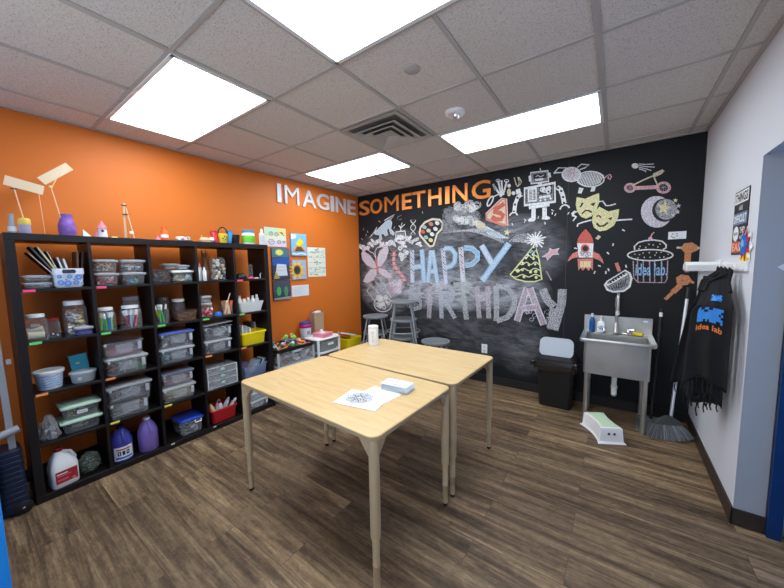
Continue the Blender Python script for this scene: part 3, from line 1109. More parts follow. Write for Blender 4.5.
# tambourine bowl
c = Chalk('D')
bw = [(220, 416), (232, 400), (322, 345), (342, 360), (350, 384), (341, 424), (312, 446), (262, 450), (232, 440)]
c.fill('grey', bw).line('white', 0.018, bw, True).line('white', 0.02, [(230, 418), (330, 362)])
c.line('black', 0.028, [(236, 408), (322, 354)])
for k in range(7):
    c.line('white', 0.008, [(240 + 13 * k, 405 - 8 * k), (246 + 13 * k, 410 - 8 * k)])
for k in range(7):
    c.line('black', 0.008, [(250 + 12 * k, 424 - 6 * k), (262 + 9 * k, 446 - 4 * k)])
c.line('rose', 0.03, [(276, 308), (291, 350)])
c.done('chalk_bowl', 'white striped chalk half bowl with a red stick above the tap')
# flasks and blossom
c = Chalk('Z')
c.line('cream', 0.014, [(100, 92), (132, 42), (205, 112)]).line('cream', 0.014, [(100, 92), (178, 190)])
c.line('grey', 0.03, [(150, 75), (170, 140)])
c.ell('white', (235, 200), 74, 66, 0.012, 26, -30, 250)
c.line('white', 0.010, [(190, 30), (215, 105)]).line('white', 0.010, [(240, 18), (275, 110), (310, 150)])
c.scrib('white', 0.007, (190, 130, 280, 240), 24, 22, 14)
c.fill('fblue', [(190, 30), (240, 18), (265, 90), (215, 105)])
c.done('chalk_flasks', 'white chalk laboratory flasks above the short stool stack')
c = Chalk('Q')
for k in range(9):
    a = k * 2 * PI / 9
    c.ell('fpink', (200 + 42 * math.cos(a), 445 + 42 * math.sin(a)), 30, 17, None, 10, rot=math.degrees(a))
c.scrib('lav', 0.006, (160, 405, 240, 485), 20, 22, 15)
c.done('chalk_blossom', 'smudged mauve chalk blossom below the caterpillar')


# words
def word(name, label):
    return thing(name, label, 'chalk lettering', (0, 0, 0), 0, 'chalk words on the black wall')


wt = word('chalk_word', 'word HAPPY in pale blue chalk capitals with candy stripes')


def block(fr, strokes, wide, fillc, edge, stripes=None):
    c = Chalk(fr)
    for st in strokes:
        c.line(edge, wide, st)
    for j, st in enumerate(strokes):
        c.line(fillc[j % len(fillc)], wide * 0.62, st)
    if stripes is not None:
        a, e = strokes[stripes]
        for k in range(8):
            t = (k + 0.5) / 8 * 0.75
            x, y = a[0] + (e[0] - a[0]) * t, a[1] + (e[1] - a[1]) * t
            c.line('orange' if k % 2 else 'black', 0.010, [(x - 4, y - 4), (x + 4, y + 6)])
    c.done('letter', None, None, wt)


block('A', [[(203, 262), (204, 368)], [(235, 260), (242, 368)], [(205, 318), (238, 314)]], 0.078, ['lav', 'sky', 'sky'], 'blue', 0)
block('A', [[(265, 262), (254, 368)], [(270, 262), (286, 370)], [(258, 332), (282, 330)]], 0.070, ['sky'], 'blue')
block('A', [[(303, 256), (314, 372)], [(308, 256), (330, 256), (344, 274), (342, 300), (330, 314), (314, 318)]], 0.070, ['lav', 'sky'], 'blue', 0)
block('A', [[(362, 252), (370, 366)], [(372, 254), (398, 256), (417, 272), (416, 292), (398, 308), (376, 312)]], 0.070, ['lav', 'blue'], 'sky', 0)
block('A', [[(430, 246), (448, 278), (464, 306)], [(520, 240), (482, 292), (432, 362)]], 0.078, ['lav', 'sky'], 'blue')

wb = word('chalk_word', 'faded wiped word BIRTHDAY in pink and white chalk outlines below HAPPY')


def ghost(fr, strokes, wide, cols, n=9, box=None):
    c = Chalk(fr)
    for st in strokes:
        c.line(cols[1], wide, st)
        P = [c.pt(p) for p in st]
        for sg in (-1, 1):
            Q_ = []
            for i, p in enumerate(P):
                a, e = P[max(i - 1, 0)], P[min(i + 1, len(P) - 1)]
                d = (e - a).normalized()
                Q_.append(p + Vector((-d.z, 0, d.x)) * sg * wide / 2)
            c.line(cols[0], 0.013, Q_, raw=True)
    if box:
        c.scrib(cols[0], 0.005, box, n, 26, int(box[0]), 1)
    c.done('letter', None, None, wb)


ghost('S', [[(170, 60), (160, 130), (165, 220)], [(170, 60), (225, 70), (235, 110), (185, 135)], [(185, 140), (240, 165), (240, 215), (170, 232)]], 0.05, ['fblue', 'faint'], 22, (150, 60, 240, 220))
ghost('S', [[(318, 50), (315, 130), (305, 300)]], 0.06, ['fpink', 'faint'], 6, (290, 60, 330, 200))
ghost('S', [[(395, 50), (400, 170), (405, 300)], [(395, 50), (470, 55), (500, 110), (480, 160), (410, 170)], [(440, 180), (510, 300)]], 0.05, ['fblue', 'faint'], 20, (380, 60, 500, 200))
ghost('S', [[(500, 40), (640, 34)], [(570, 45), (585, 180), (600, 310)]], 0.06, ['fgreen', 'faint'], 8, (520, 60, 620, 200))
ghost('S', [[(682, 50), (690, 170), (700, 300)], [(765, 50), (770, 170), (775, 300)], [(690, 150), (770, 148)]], 0.05, ['fpink', 'faint'], 6, (680, 60, 770, 220))
ghost('Y', [[(125, 125), (130, 260), (128, 400)], [(125, 125), (210, 140), (272, 205), (270, 290), (215, 370), (130, 400)]], 0.055, ['faint', 'faint'], 12, (130, 150, 250, 370))
ghost('Y', [[(370, 140), (325, 280), (290, 400)], [(390, 140), (440, 280), (500, 430)], [(335, 300), (440, 290)]], 0.065, ['lav', 'fpink'], 10, (320, 180, 450, 420))
ghost('Y', [[(490, 150), (530, 240), (580, 290)], [(645, 150), (640, 260), (600, 400), (580, 470)], [(580, 300), (560, 460)]], 0.075, ['faint', 'faint'], 14, (520, 320, 620, 460))

# loose chalk ticks across the wall
c = Chalk('D')
c.dashes('white', 0.012, [(305, 145), (188, 180), (262, 212), (230, 256), (322, 318), (235, 335), (225, 348), (172, 348), (187, 320), (70, 235)], 14)
c.line('cream', 0.03, [(180, 192), (194, 176)])
c.fr = FRAME['R']
c.dashes('white', 0.009, [(432, 418), (470, 450), (325, 472), (205, 495), (375, 520), (100, 530), (440, 436), (212, 508)], 22)
c.line('white', 0.010, [(568, 458), (582, 438)])
c.line('white', 0.016, [(632, 428), (606, 448), (610, 468), (640, 476), (622, 500)])
c.fr = FRAME['J']
c.dashes('white', 0.007, [(232, 255), (390, 310), (88, 325), (60, 425), (660, 160), (120, 350), (110, 380)], 22)
c.fr = FRAME['Y']
c.line('faint', 0.012, [(520, 10), (560, 80)])
c.fr = FRAME['A']
for k in range(10):
    c.line('faint', 0.012, [(300 + 14 * k, 206 - 2 * k), (380 + 12 * k, 196 + k), (450 + 6 * k, 214 + 3 * k)])
for k in range(7):
    c.line('faint', 0.012, [(520 + 6 * k, 234), (545 + 5 * k, 214 + 4 * k), (585, 206 + 6 * k)])
tag(c.mb.build('chalk_ticks'), 'scattered short chalk ticks and wiped streaks over the black wall', 'chalk marks', 'chalk drawings on the black wall', 'stuff')

# white note card with a sketch
def panel(name, lo, right, up, w, h, material, label, cat, group=None, th=0.003):
    lo, right, up = Vector(lo), Vector(right), Vector(up)
    nn = right.cross(up)
    b = MB().use(material)
    P = [lo, lo + right * w, lo + right * w + up * h, lo + up * h]
    b.loft([P, [q + nn * th for q in P]])
    o = b.build(name)
    tag(o, label, cat, group)
    return o, (lo + nn * (th + 0.0006), right, up, w, h, nn)


class Art:
    """Flat printed shapes in the unit square of a panel (0..1, 0..1 from lower left)."""

    def __init__(s, fr):
        s.f = fr
        s.b = MB()
        s.k = 0

    def p(s, q):
        lo, r, u, w, h, nn = s.f
        return lo + r * (q[0] * w) + u * (q[1] * h) + nn * (0.00025 * s.k)

    def poly(s, m, pts):
        s.k += 1
        s.b.use(m).face([s.p(q) for q in pts])
        return s

    def disc(s, m, c, rx, ry=None, n=16):
        ry = rx if ry is None else ry
        return s.poly(m, [(c[0] + rx * math.cos(2 * PI * i / n), c[1] + ry * math.sin(2 * PI * i / n)) for i in range(n)])

    def line(s, m, pts, w=0.02):
        s.k += 1
        s.b.use(m)
        lo, r, u, W_, H_, nn = s.f
        P = [Vector((q[0] * W_, q[1] * H_)) for q in pts]
        for a, e in zip(P, P[1:]):
            d = (e - a)
            if d.length < 1e-6:
                continue
            d.normalize()
            n2 = Vector((-d.y, d.x)) * w * W_ / 2
            s.b.face([lo + r * v.x + u * v.y + nn * (0.00025 * s.k) for v in (a + n2, e + n2, e - n2, a - n2)])
        return s

    def ring(s, m, c, rx, ry, w=0.02, n=14):
        return s.line(m, [(c[0] + rx * math.cos(2 * PI * i / n), c[1] + ry * math.sin(2 * PI * i / n)) for i in range(n + 1)], w)

    def done(s, name, parent, label=None):
        o = s.b.build(name, parent)
        if label:
            o['label'] = label
        return o


p0, p1 = at(668, 239.5, 'y', 0), at(686.5, 231, 'y', 0)
o, fr = panel('note_card', (p0.x, -0.001, p0.z), (1, 0, 0), (0, 0, 1), p1.x - p0.x, p1.z - p0.z, M_PAPER, 'small white sketch card stuck on the black wall right of the moon', 'card')
Art(fr).line(M_INK, [(.15, .5), (.25, .25), (.32, .15)], .04).line(M_INK, [(.2, .75), (.3, .65)], .05).line(M_INK, [(.42, .65), (.52, .75)], .05).disc(GRN, (.36, .25), .04, .1).line(M_INK, [(.45, .35), (.55, .5)], .04).line(LBLU, [(.7, .2), (.85, .2)], .02).done('sketch', o)

# outlet
p = at(484.5, 348.5, 'y', 0)
t = thing('wall_outlet', 'white wall socket low on the chalk wall, right of the low stool', 'outlet', (p.x, 0, p.z))
MB().use(M_WP).box((0, -0.004, 0), (0.075, 0.008, 0.118)).build('cover_plate', t, bevel=0.003)
for s in (-1, 1):
    ob = MB().use(flat('socket_face', (0.66, 0.67, 0.68)))
    ob.lathe([(0.017, 0), (0.017, 0.004)], c=(0, -0.008, s * 0.026), rot=Matrix.Rotation(PI / 2, 3, 'X'), seg=16)
    ob.use(M_INK).box((-0.006, -0.0125, s * 0.026 + 0.003), (0.002, 0.001, 0.008)).box((0.006, -0.0125, s * 0.026 + 0.003), (0.002, 0.001, 0.008))
    ob.build('socket', t)

# ------------------------------------------------------------------ pictures on the orange wall
def lw(u, v):
    q = at(u, v, 'x', 0)
    return q


def wall_picture(u0, v0, u1, v1, m, label, cat, th=0.004, group='papers and paintings pinned on the orange wall'):
    a, e = lw(u0, v1), lw(u1, v0)     # lower-left and upper-right in the photo
    return panel('wall_picture', (0.001, a.y, min(a.z, e.z)), (0, 1, 0), (0, 0, 1), e.y - a.y, abs(e.z - a.z), m, label, cat, group, th)


P_ORG = flat('paint_orange', (0.80, 0.30, 0.05))
P_DNAVY = flat('paint_night', (0.03, 0.05, 0.10))
def rect_picture(y0, y1, z0, z1, m, label, cat, th=0.004):
    return panel('wall_picture', (0.001, y0, z0), (0, 1, 0), (0, 0, 1), y1 - y0, z1 - z0, m, label, cat, 'papers and paintings pinned on the orange wall', th)


o, fr = rect_picture(-1.735, -1.425, 1.815, 2.05, flat('poster_cream', (0.74, 0.74, 0.62)), 'cream poster of line sketches above the right end of the shelf unit', 'poster', 0.006)
a_ = Art(fr)
a_.poly(flat('poster_mint', (0.55, 0.72, 0.52)), [(0, .55), (.6, .55), (.6, 1), (0, 1)]).poly(flat('poster_lav', (0.68, 0.62, 0.74)), [(0, 0), (1, 0), (1, .3), (0, .3)]).poly(LYEL, [(.6, .6), (1, .6), (1, 1), (.6, 1)])
for x, y, r in ((.3, .68, .09), (.55, .66, .09), (.3, .25, .13), (.65, .25, .09), (.88, .27, .06)):
    a_.ring(M_INK, (x, y), r, r, .018).line(M_INK, [(x - r * .6, y - r * .4), (x + r * .2, y + r * .5), (x + r * .6, y - r * .3)], .015)
a_.line(M_INK, [(.7, .78), (.85, .68)], .03).line(M_INK, [(.78, .8), (.88, .6)], .03)
a_.done('print', o)
o, fr = rect_picture(-1.655, -1.40, 1.40, 1.80, P_DNAVY, 'dark blue painting of a night sky over a white house, half behind the shelf unit', 'painting', 0.02)
Art(fr).poly(flat('paint_blue', (0.02, 0.09, 0.38)), [(0, .45), (1, .45), (1, .72), (0, .66)]).poly(flat('paint_slate', (0.08, 0.16, 0.20)), [(0, .7), (1, .72), (1, 1), (0, 1)]).disc(LGRN, (.42, .86), .24, .10).disc(LYEL, (.42, .86), .17, .075).disc(YEL, (.42, .86), .09, .045).poly(flat('paint_white_house', (0.62, 0.66, 0.70)), [(.15, .12), (.85, .12), (.78, .48), (.25, .5)]).line(GREY, [(.28, .4), (.7, .4)], .02).line(GREY, [(.26, .3), (.72, .3)], .02).poly(flat('paint_ochre', (0.42, 0.34, 0.10)), [(.05, .02), (.4, .05), (.15, .26)]).done('paint', o)
o, fr = rect_picture(-1.655, -1.40, 1.145, 1.385, P_DNAVY, 'dark painting of green trees at night under the house painting', 'painting', 0.02)
Art(fr).poly(flat('paint_dusk', (0.06, 0.075, 0.11)), [(0, .4), (1, .4), (1, 1), (0, 1)]).disc(GRN, (.3, .45), .13, .24).disc(flat('paint_leaf', (0.08, 0.25, 0.12)), (.72, .42), .12, .28).poly(GREY, [(0, 0), (1, 0), (1, .14), (0, .1)]).done('paint', o)
o, fr = wall_picture(290.8, 234.5, 305.2, 255.5, LBLU, 'painting of an orange house under a blue sky on the orange wall', 'painting', 0.018)
Art(fr).poly(WHT, [(0, .72), (.3, .8), (.35, .95), (0, .95)]).poly(P_ORG, [(.05, .2), (.5, .62), (.98, .22)]).poly(YEL, [(.28, .52), (.55, .4), (.82, .62), (.55, .8)]).poly(BRN, [(.2, .18), (.85, .2), (.6, .42), (.35, .4)]).poly(LBLU, [(0, 0), (1, 0), (1, .2), (0, .17)]).line(WHT, [(.05, .1), (.3, .05), (.6, .12), (.95, .06)], .05).done('paint', o)
o, fr = wall_picture(291.8, 260.0, 305.0, 279.5, flat('paint_sunny', (0.35, 0.45, 0.62)), 'painting of one big yellow sunflower with a dark centre', 'painting', 0.018)
a_ = Art(fr)
for k in range(16):
    an = k * 2 * PI / 16
    a_.poly(YEL if k % 2 else flat('petal', (0.75, 0.42, 0.02)), [(.35 + .28 * math.cos(an - .2), .48 + .28 * math.sin(an - .2)), (.35 + .62 * math.cos(an), .48 + .55 * math.sin(an)), (.35 + .28 * math.cos(an + .2), .48 + .28 * math.sin(an + .2))])
a_.disc(flat('petal', (0, 0, 0)), (.35, .48), .32, .32).disc(BRN, (.33, .48), .24, .24).disc(M_INK, (.31, .47), .16, .16)
a_.done('paint', o)
o, fr = wall_picture(308.2, 248.0, 324.8, 277.0, flat('chart_cream', (0.76, 0.78, 0.66)), 'tall pale chart covered in small sketches, rightmost paper on the orange wall', 'poster')
a_ = Art(fr)
q = random.Random(2)
for k in range(34):
    x, y = .1 + .8 * q.random(), .06 + .88 * q.random()
    a_.line(M_INK if k % 3 else TEAL, [(x, y), (x + q.uniform(-.12, .12), y + q.uniform(-.05, .05)), (x + q.uniform(-.15, .15), y + q.uniform(-.05, .05))], .016)
for k in range(5):
    a_.line(GREY, [(.05, .15 + .17 * k), (.95, .15 + .17 * k)], .01)
a_.done('print', o)
o, fr = wall_picture(292.0, 284.5, 308.5, 297.0, M_PAPER, 'white sheet of faint writing under the sunflower painting', 'paper')
a_ = Art(fr)
for k in range(6):
    a_.line(LGREY, [(.12, .2 + .12 * k), (.5 + .06 * (k % 3) * 2, .2 + .12 * k)], .02)
a_.done('print', o)

# ------------------------------------------------------------------ tables
def make_table(label, cx, cy, rot, bx, group):
    t = thing('table', label, 'table', (cx, cy, 0), rot, group)
    L, D, ht, th = 1.22, 0.745, 0.79, 0.026
    tb = MB().use(M_EDGE)
    tb.loft([rrect(L - .004, D - .004, .048, ht - th), rrect(L, D, .05, ht - th + .003), rrect(L, D, .05, ht - .004)], True, False)
    tb.use(M_MAPLE)
    tb.loft([rrect(L, D, .05, ht - .004), rrect(L - .006, D - .006, .047, ht)], False, True)
    tb.build('tabletop', t, smooth=True)
    ap = MB().use(M_LEG)
    for sy in (-1, 1):
        ap.box((0, sy * (D / 2 - 0.05), ht - th - 0.012), (L - 0.22, 0.012, 0.024))
    for sx in (-1, 1):
        ap.box((sx * (L / 2 - 0.05), 0, ht - th - 0.012), (0.012, D - 0.22, 0.024))
    ap.build('frame_rail', t)
    for sx in (-1, 1):
        for sy in (-1, 1):
            x, y = sx * (L / 2 - 0.031), sy * (D / 2 - 0.031)
            lb = MB().use(M_LEG)
            lb.lathe([(0.0245, 0.285), (0.025, 0.30), (0.025, ht - th)], c=(x, y, 0), seg=20)
            for dx, dy in ((-sx, 0), (0, -sy)):
                w = Vector((dx, dy, 0))
                A_ = Vector((x, y, 0))
                sd = Vector((-dy, dx, 0)) * 0.011
                pts = [A_ + w * 0.022 + Vector((0, 0, ht - th - 0.001)), A_ + w * 0.095 + Vector((0, 0, ht - th - 0.001)), A_ + w * 0.085 + Vector((0, 0, ht - th - 0.012)), A_ + w * 0.027 + Vector((0, 0, ht - th - 0.085)), A_ + w * 0.020 + Vector((0, 0, ht - th - 0.085))]
                lb.loft([[p_ - sd for p_ in pts], [p_ + sd for p_ in pts]])
            lo = lb.build('leg', t, smooth=True)
            MB().use(M_LEGB).lathe([(0.0225, 0.278), (0.0225, 0.286)], c=(x, y, 0), seg=20).build('collar', lo, smooth=True)
            eb = MB().use(M_LEG)
            eb.lathe([(0.015, 0.018), (0.017, 0.02), (0.017, 0.135), (0.0185, 0.137), (0.0185, 0.145), (0.0175, 0.147), (0.0175, 0.28)], c=(x, y, 0), seg=18)
            eb.build('leg_extension', lo, smooth=True)
            MB().use(M_RUBBER).lathe([(0.013, 0.0), (0.015, 0.006), (0.015, 0.019)], c=(x, y, 0), seg=16).build('foot', lo, smooth=True)
    return t


make_table('near maple activity table, the one with papers on it', 2.06, -2.56, math.radians(-2.3), 0, 'two maple tables pushed together')
make_table('far maple activity table, the one with the white canister on it', 2.09, -1.788, math.radians(-1.5), 0, 'two maple tables pushed together')
ZT_ = 0.7905
# papers
def sheet(cx, cy, w, d, rot, z, label, name='sheet_of_paper', th=0.0008):
    b = MB().use(M_PAPER)
    b.box((0, 0, th / 2), (w, d, th))
    o = b.build(name, None, (cx, cy, z), rot)
    tag(o, label, 'paper', 'papers on the near table')
    return o, (Vector((-w / 2, -d / 2, th + 0.0003)), Vector((1, 0, 0)), Vector((0, 1, 0)), w, d, Vector((0, 0, 1)))


o, fr = sheet(2.372, -2.615, 0.216, 0.27, math.radians(-4), ZT_, 'plain white sheet lying partly under the flower colouring page')
a_ = Art(fr)
a_.line(GREY, [(.9, .35), (.92, .8)], .008).done('print', o)
o, fr = sheet(2.342, -2.672, 0.272, 0.205, math.radians(10), ZT_ + 0.0016, 'white colouring page with an outlined flower pattern on the near table')
a_ = Art(fr)
for k in range(8):
    an = k * PI / 4
    x, y = .42 + .20 * math.cos(an), .52 + .26 * math.sin(an)
    a_.ring(M_INK, (x, y), .085, .11, .010).ring(M_INK, (x, y), .04, .05, .008)
    a_.ring(M_INK, (.42 + .10 * math.cos(an + .4), .52 + .13 * math.sin(an + .4)), .035, .05, .008)
a_.ring(M_INK, (.42, .52), .07, .09, .010).line(GREY, [(.84, .25), (.88, .75)], .008)
a_.done('print', o)
# stack of folded leaflets
for k, (dx, rot) in enumerate(((0, 0.02), (0.004, -0.03), (-0.003, 0.03))):
    z = ZT_ + 0.0006 + k * 0.0132
    lab = ('bottom', 'middle', 'topmost')[k] + ' folded white leaflet in the small stack on the near table'
    t = thing('folded_leaflet', lab, 'leaflet', (2.425 + dx, -2.435, z), rot + 0.05, 'stack of folded leaflets')
    lb = MB().use(flat('leaflet_white', (0.80, 0.85, 0.90)))
    for j, zz in enumerate((0.001, 0.0065, 0.012)):
        lb.box((0, 0, zz), (0.185 - 0.004 * j, 0.105 - 0.003 * j, 0.0012))
    lb.box((-0.091, 0, 0.006), (0.002, 0.104, 0.012))
    lb.build('pages', t)
    pb = MB().use(TEAL)
    pb.use(LGREY).box((0, -0.0525, 0.0065), (0.17, 0.0012, 0.0015))
    if k == 2:
        pb.use(LBLU).box((-0.03, 0.02, 0.0131), (0.07, 0.006, 0.0006)).box((0.045, 0.0, 0.0131), (0.03, 0.006, 0.0006)).use(GREY).box((0.02, -0.03, 0.0131), (0.06, 0.008, 0.0006))
    pb.build('print', t)

# wipes canister
p = at(373.5, 344.5, 'z', ZT_)
t = thing('wipes_canister', 'white cylindrical wipes canister with grey print at the corner of the far table', 'canister', p)
MB().use(M_WP).lathe([(0.047, 0), (0.049, 0.004), (0.049, 0.158), (0.045, 0.162)], seg=28).build('body', t, smooth=True)
MB().use(flat('canister_lid', (0.72, 0.73, 0.74))).lathe([(0.048, 0.162), (0.050, 0.165), (0.050, 0.182), (0.046, 0.187)], seg=28).build('lid', t, smooth=True)
pb = MB()
q = random.Random(4)
for k in range(10):
    pb.use(GREY if k % 3 else LGREY)
    z = 0.03 + 0.012 * k
    w = q.uniform(0.15, 0.55)
    a0 = -PI / 3 - w / 2
    pts = [(a0 + w * i / 5) for i in range(6)]
    lo_ = [Vector((0.0495 * math.cos(a), 0.0495 * math.sin(a), z)) for a in pts]
    hi_ = [v + Vector((0, 0, 0.0045)) for v in lo_]
    pb.loft([lo_, hi_], False, False, False)
pb.build('label', t)

# ------------------------------------------------------------------ stools
def make_stool(cx, cy, z, rot, lab):
    t = thing('stool', lab, 'stool', (cx, cy, z), rot, 'round grey steel shop stools')
    hs = 0.585
    MB().use(M_STOOLT).lathe([(0.0, hs - 0.012), (0.150, hs - 0.012), (0.168, hs - 0.006)], seg=32, cap0=False, cap1=False).build('seat_pad', t, smooth=True)
    MB().use(M_STOOL).lathe([(0.150, hs - 0.013), (0.172, hs - 0.004), (0.184, hs - 0.006), (0.187, hs - 0.020), (0.180, hs - 0.034), (0.160, hs - 0.036), (0, hs - 0.036)], seg=32, cap0=False, cap1=False).build('seat', t, smooth=True)
    for k in range(4):
        a = PI / 4 + k * PI / 2
        d = Vector((math.cos(a), math.sin(a), 0))
        lb = MB().use(M_STOOL)
        lb.tube([d * 0.145 + Vector((0, 0, hs - 0.035)), d * 0.205 + Vector((0, 0, 0.30)), d * 0.262 + Vector((0, 0, 0.012))], 0.0125, 10)
        lo = lb.build('leg', t, smooth=True)
        MB().use(M_RUBBER).lathe([(0.016, 0), (0.016, 0.02)], c=d * 0.262, seg=12).build('foot', lo)
    rb = MB().use(M_STOOL)
    rb.torus((0, 0, 0.165), 0.222, 0.009, 36, 8)
    rb.build('foot_ring', t, smooth=True)
    return t


SP = 0.245
for k in range(3):
    make_stool(1.13, -0.40, SP * k, 0.5 + 0.0 * k, ('lowest', 'middle', 'topmost')[k] + ' grey round stool in the tall nested stack by the chalk wall')
for k in range(2):
    make_stool(0.62, -0.38, SP * k, 0.5, ('lower', 'upper')[k] + ' grey round stool in the short nested stack nearest the orange corner')
make_stool(1.635, -0.42, 0, 0.2, 'single low grey round stool standing alone right of the stool stacks')

# ------------------------------------------------------------------ waste bin
t = thing('waste_bin', 'tall black kitchen waste bin with a pale swing lid beside the sink', 'waste bin', (3.008, -0.220, 0))
MB().use(M_BLACK).loft([rrect(.30, .22, .03, 0), rrect(.31, .23, .035, .02), rrect(.36, .27, .045, .50), rrect(.375, .285, .045, .502), rrect(.375, .285, .045, .515)]).build('body', t, smooth=True)
MB().use(M_BLACK).loft([rrect(.385, .295, .045, .515), rrect(.385, .295, .045, .533), rrect(.36, .27, .06, .545), rrect(.33, .10, .04, .60, 4, (0, .07))], True, True).build('lid_frame', t, smooth=True)
fb = MB().use(flat('pale_flap', (0.40, 0.44, 0.50), 0.35))
R = Matrix.Rotation(math.radians(72), 3, 'X')
pts = [R @ Vector((x, y, 0)) for x, y in [(q_.x, q_.y) for q_ in rrect(.325, .205, .06, 0, 6)]]
cc = Vector((0, -0.055, 0.648))
nn = R @ Vector((0, 0, 1))
fb.loft([[cc + p_ for p_ in pts], [cc + p_ + nn * 0.006 for p_ in pts]])
fb.build('swing_flap', t, smooth=True)
# black liner spilling over the rim
gb = MB().use(mat('bin_liner_film', (0.014, 0.014, 0.015), 0.16, spec=0.9))
loops = []
q = random.Random(8)
nseg = 44
jit = [q.uniform(-1, 1) for _ in range(nseg)]
for lv, (z, grow) in enumerate(((0.517, 1.02), (0.512, 1.09), (0.48, 1.12), (0.445, 1.07), (0.425, 1.03))):
    lp = []
    base = rrect(.375, .285, .045, z, 10)
    for i, v in enumerate(base):
        j = jit[i % nseg]
        f = grow + (0.035 * j if lv > 0 else 0)
        lp.append(Vector((v.x * f, v.y * f, z - (0.03 * j if lv > 1 else 0))))
    loops.append(lp)
gb.loft(loops, False, False)
gb.tube([(-0.19, -0.10, 0.50), (-0.225, -0.14, 0.485), (-0.235, -0.13, 0.44)], [0.02, 0.026, 0.008], 8)
gb.build('bin_liner', t, solid=0.001)

# ------------------------------------------------------------------ sink
SX0, SX1, SY0, SY1 = 3.238, 3.815, -0.555, -0.03
t = thing('utility_sink', 'freestanding stainless steel utility sink against the black wall', 'sink', ((SX0 + SX1) / 2, (SY0 + SY1) / 2, 0))
ox, oy = (SX0 + SX1) / 2, (SY0 + SY1) / 2
sw, sd = SX1 - SX0, SY1 - SY0
bb = MB().use(M_STEEL)
bw_, bd_ = sw - 0.075, sd - 0.125
outer = [rrect(bw_, bd_, .02, .50, c=(0, -0.032)), rrect(bw_, bd_, .025, .815, c=(0, -0.032))]
bb.loft(outer, True, False)
bb.loft([rrect(bw_ - .01, bd_ - .01, .03, .815, c=(0, -0.032)), rrect(bw_ - .02, bd_ - .02, .04, .52, c=(0, -0.032))], False, True)
bb.build('basin', t, smooth=True)
rb = MB().use(M_STEEL)
rb.loft([rrect(bw_ - .01, bd_ - .01, .03, .815, c=(0, -0.032)), rrect(bw_ + .01, bd_ + .01, .035, .822, c=(0, -0.032)), rrect(sw - .03, sd - .03, .03, .825), rrect(sw - .008, sd - .008, .035, .838), rrect(sw, sd, .035, .828), rrect(sw - .006, sd - .006, .035, .805)], False, False)
rb.build('rim', t, smooth=True)
sb = MB().use(M_STEEL)
sb.box((0, sd / 2 - 0.028, .905), (sw - .01, .012, .17))
sb.box((0, sd / 2 - 0.012, .985), (sw - .01, .036, .014))
for sx in (-1, 1):
    sb.box((sx * (sw / 2 - 0.010), sd / 2 - 0.014, .905), (.008, .030, .16))
sb.use(LBLU).box((sw / 2 - 0.06, sd / 2 - 0.0350, .962), (.045, .002, .022)).use(WHT).box((sw / 2 - 0.06, sd / 2 - 0.0362, .962), (.035, .001, .014))
sb.build('backsplash', t, bevel=0.002)
for sx in (-1, 1):
    for sy in (-1, 1):
        lb = MB().use(M_STEEL)
        lb.lathe([(0.012, 0.0), (0.020, 0.012), (0.0205, 0.03), (0.0205, 0.505)], c=(sx * (bw_ / 2 - 0.03), -0.032 + sy * (bd_ / 2 - 0.03), 0), seg=16)
        lb.build('leg', t, smooth=True)
db = MB().use(M_WP)
db.tube([(0, -0.02, 0.50), (0, -0.02, 0.35), (0, -0.02, 0.31)], 0.022, 14)
db.tube([(0, -0.02, 0.325), (0, -0.02, 0.27), (0, 0.03, 0.245), (0, 0.08, 0.265), (0, 0.09, 0.32), (0, 0.20, 0.33), (0, 0.255, 0.33)], 0.024, 12)
db.lathe([(0.029, 0.325), (0.029, 0.35)], c=(0, -0.02, 0), seg=14)
db.build('drain_pipe', t, smooth=True)
fb = MB().use(M_STEEL)
fx = 3.522 - ox
fy = 0.175
fb.lathe([(0.03, 0.84), (0.03, 0.85), (0.022, 0.86), (0.020, 0.93), (0.015, 0.94)], c=(fx, fy, 0), seg=18)
fb.tube([(fx, fy, 0.93), (fx, fy, 1.18)] + [(fx + 0.006, fy - 0.055 + 0.055 * math.cos(a * PI / 8), 1.18 + 0.055 * math.sin(a * PI / 8)) for a in range(1, 9)] + [(fx + 0.006, fy - 0.11, 1.06)], 0.013, 12)
fb.lathe([(0.017, 1.10), (0.019, 1.12), (0.017, 1.20)], c=(fx, fy, 0), seg=14)
fb.use(LGREY).lathe([(0.016, 1.035), (0.018, 1.05), (0.014, 1.075)], c=(fx + 0.006, fy - 0.11, 0), seg=12)
fo = fb.build('faucet', t, smooth=True)
hb = MB().use(M_CHROME)
for sx in (-1, 1):
    hb.lathe([(0.018, 0.84), (0.018, 0.87), (0.012, 0.88)], c=(fx + sx * 0.10, fy, 0), seg=14)
    hb.tube([(fx + sx * 0.10, fy, 0.875), (fx + sx * 0.15, fy - 0.03, 0.885)], 0.007, 8)
hb.build('tap_handle', fo, smooth=True)
# on the sink ledge
LZ = 0.8265
t = thing('mouthwash_bottle', 'slim clear bottle of blue liquid at the left end of the sink ledge', 'bottle', (3.315, -0.092, LZ))
MB().use(clear('clear_blue_liquid', (0.01, 0.10, 0.36), 0.75, 0.1)).lathe([(0.024, 0), (0.026, 0.004), (0.026, 0.11), (0.020, 0.135), (0.011, 0.15), (0.011, 0.155)], seg=18).build('body', t, smooth=True)
MB().use(clear('clear_bottle_cap', (0.7, 0.75, 0.82), 0.6)).lathe([(0.014, 0.155), (0.014, 0.185), (0.010, 0.19)], seg=14).build('cap', t, smooth=True)
t = thing('soap_bottle', 'white pump bottle of hand soap on the sink ledge', 'bottle', (3.395, -0.094, LZ))
MB().use(M_WP).loft([rrect(.068, .044, .018, 0), rrect(.070, .046, .018, .09), rrect(.05, .036, .016, .112), rrect(.026, .026, .012, .118)]).build('body', t, smooth=True)
pb = MB().use(WHT)
pb.lathe([(0.013, 0.118), (0.013, 0.135), (0.005, 0.137), (0.005, 0.16)], seg=12).box((0, -0.012, 0.163), (0.014, 0.045, 0.010))
pb.build('pump', t, smooth=True)
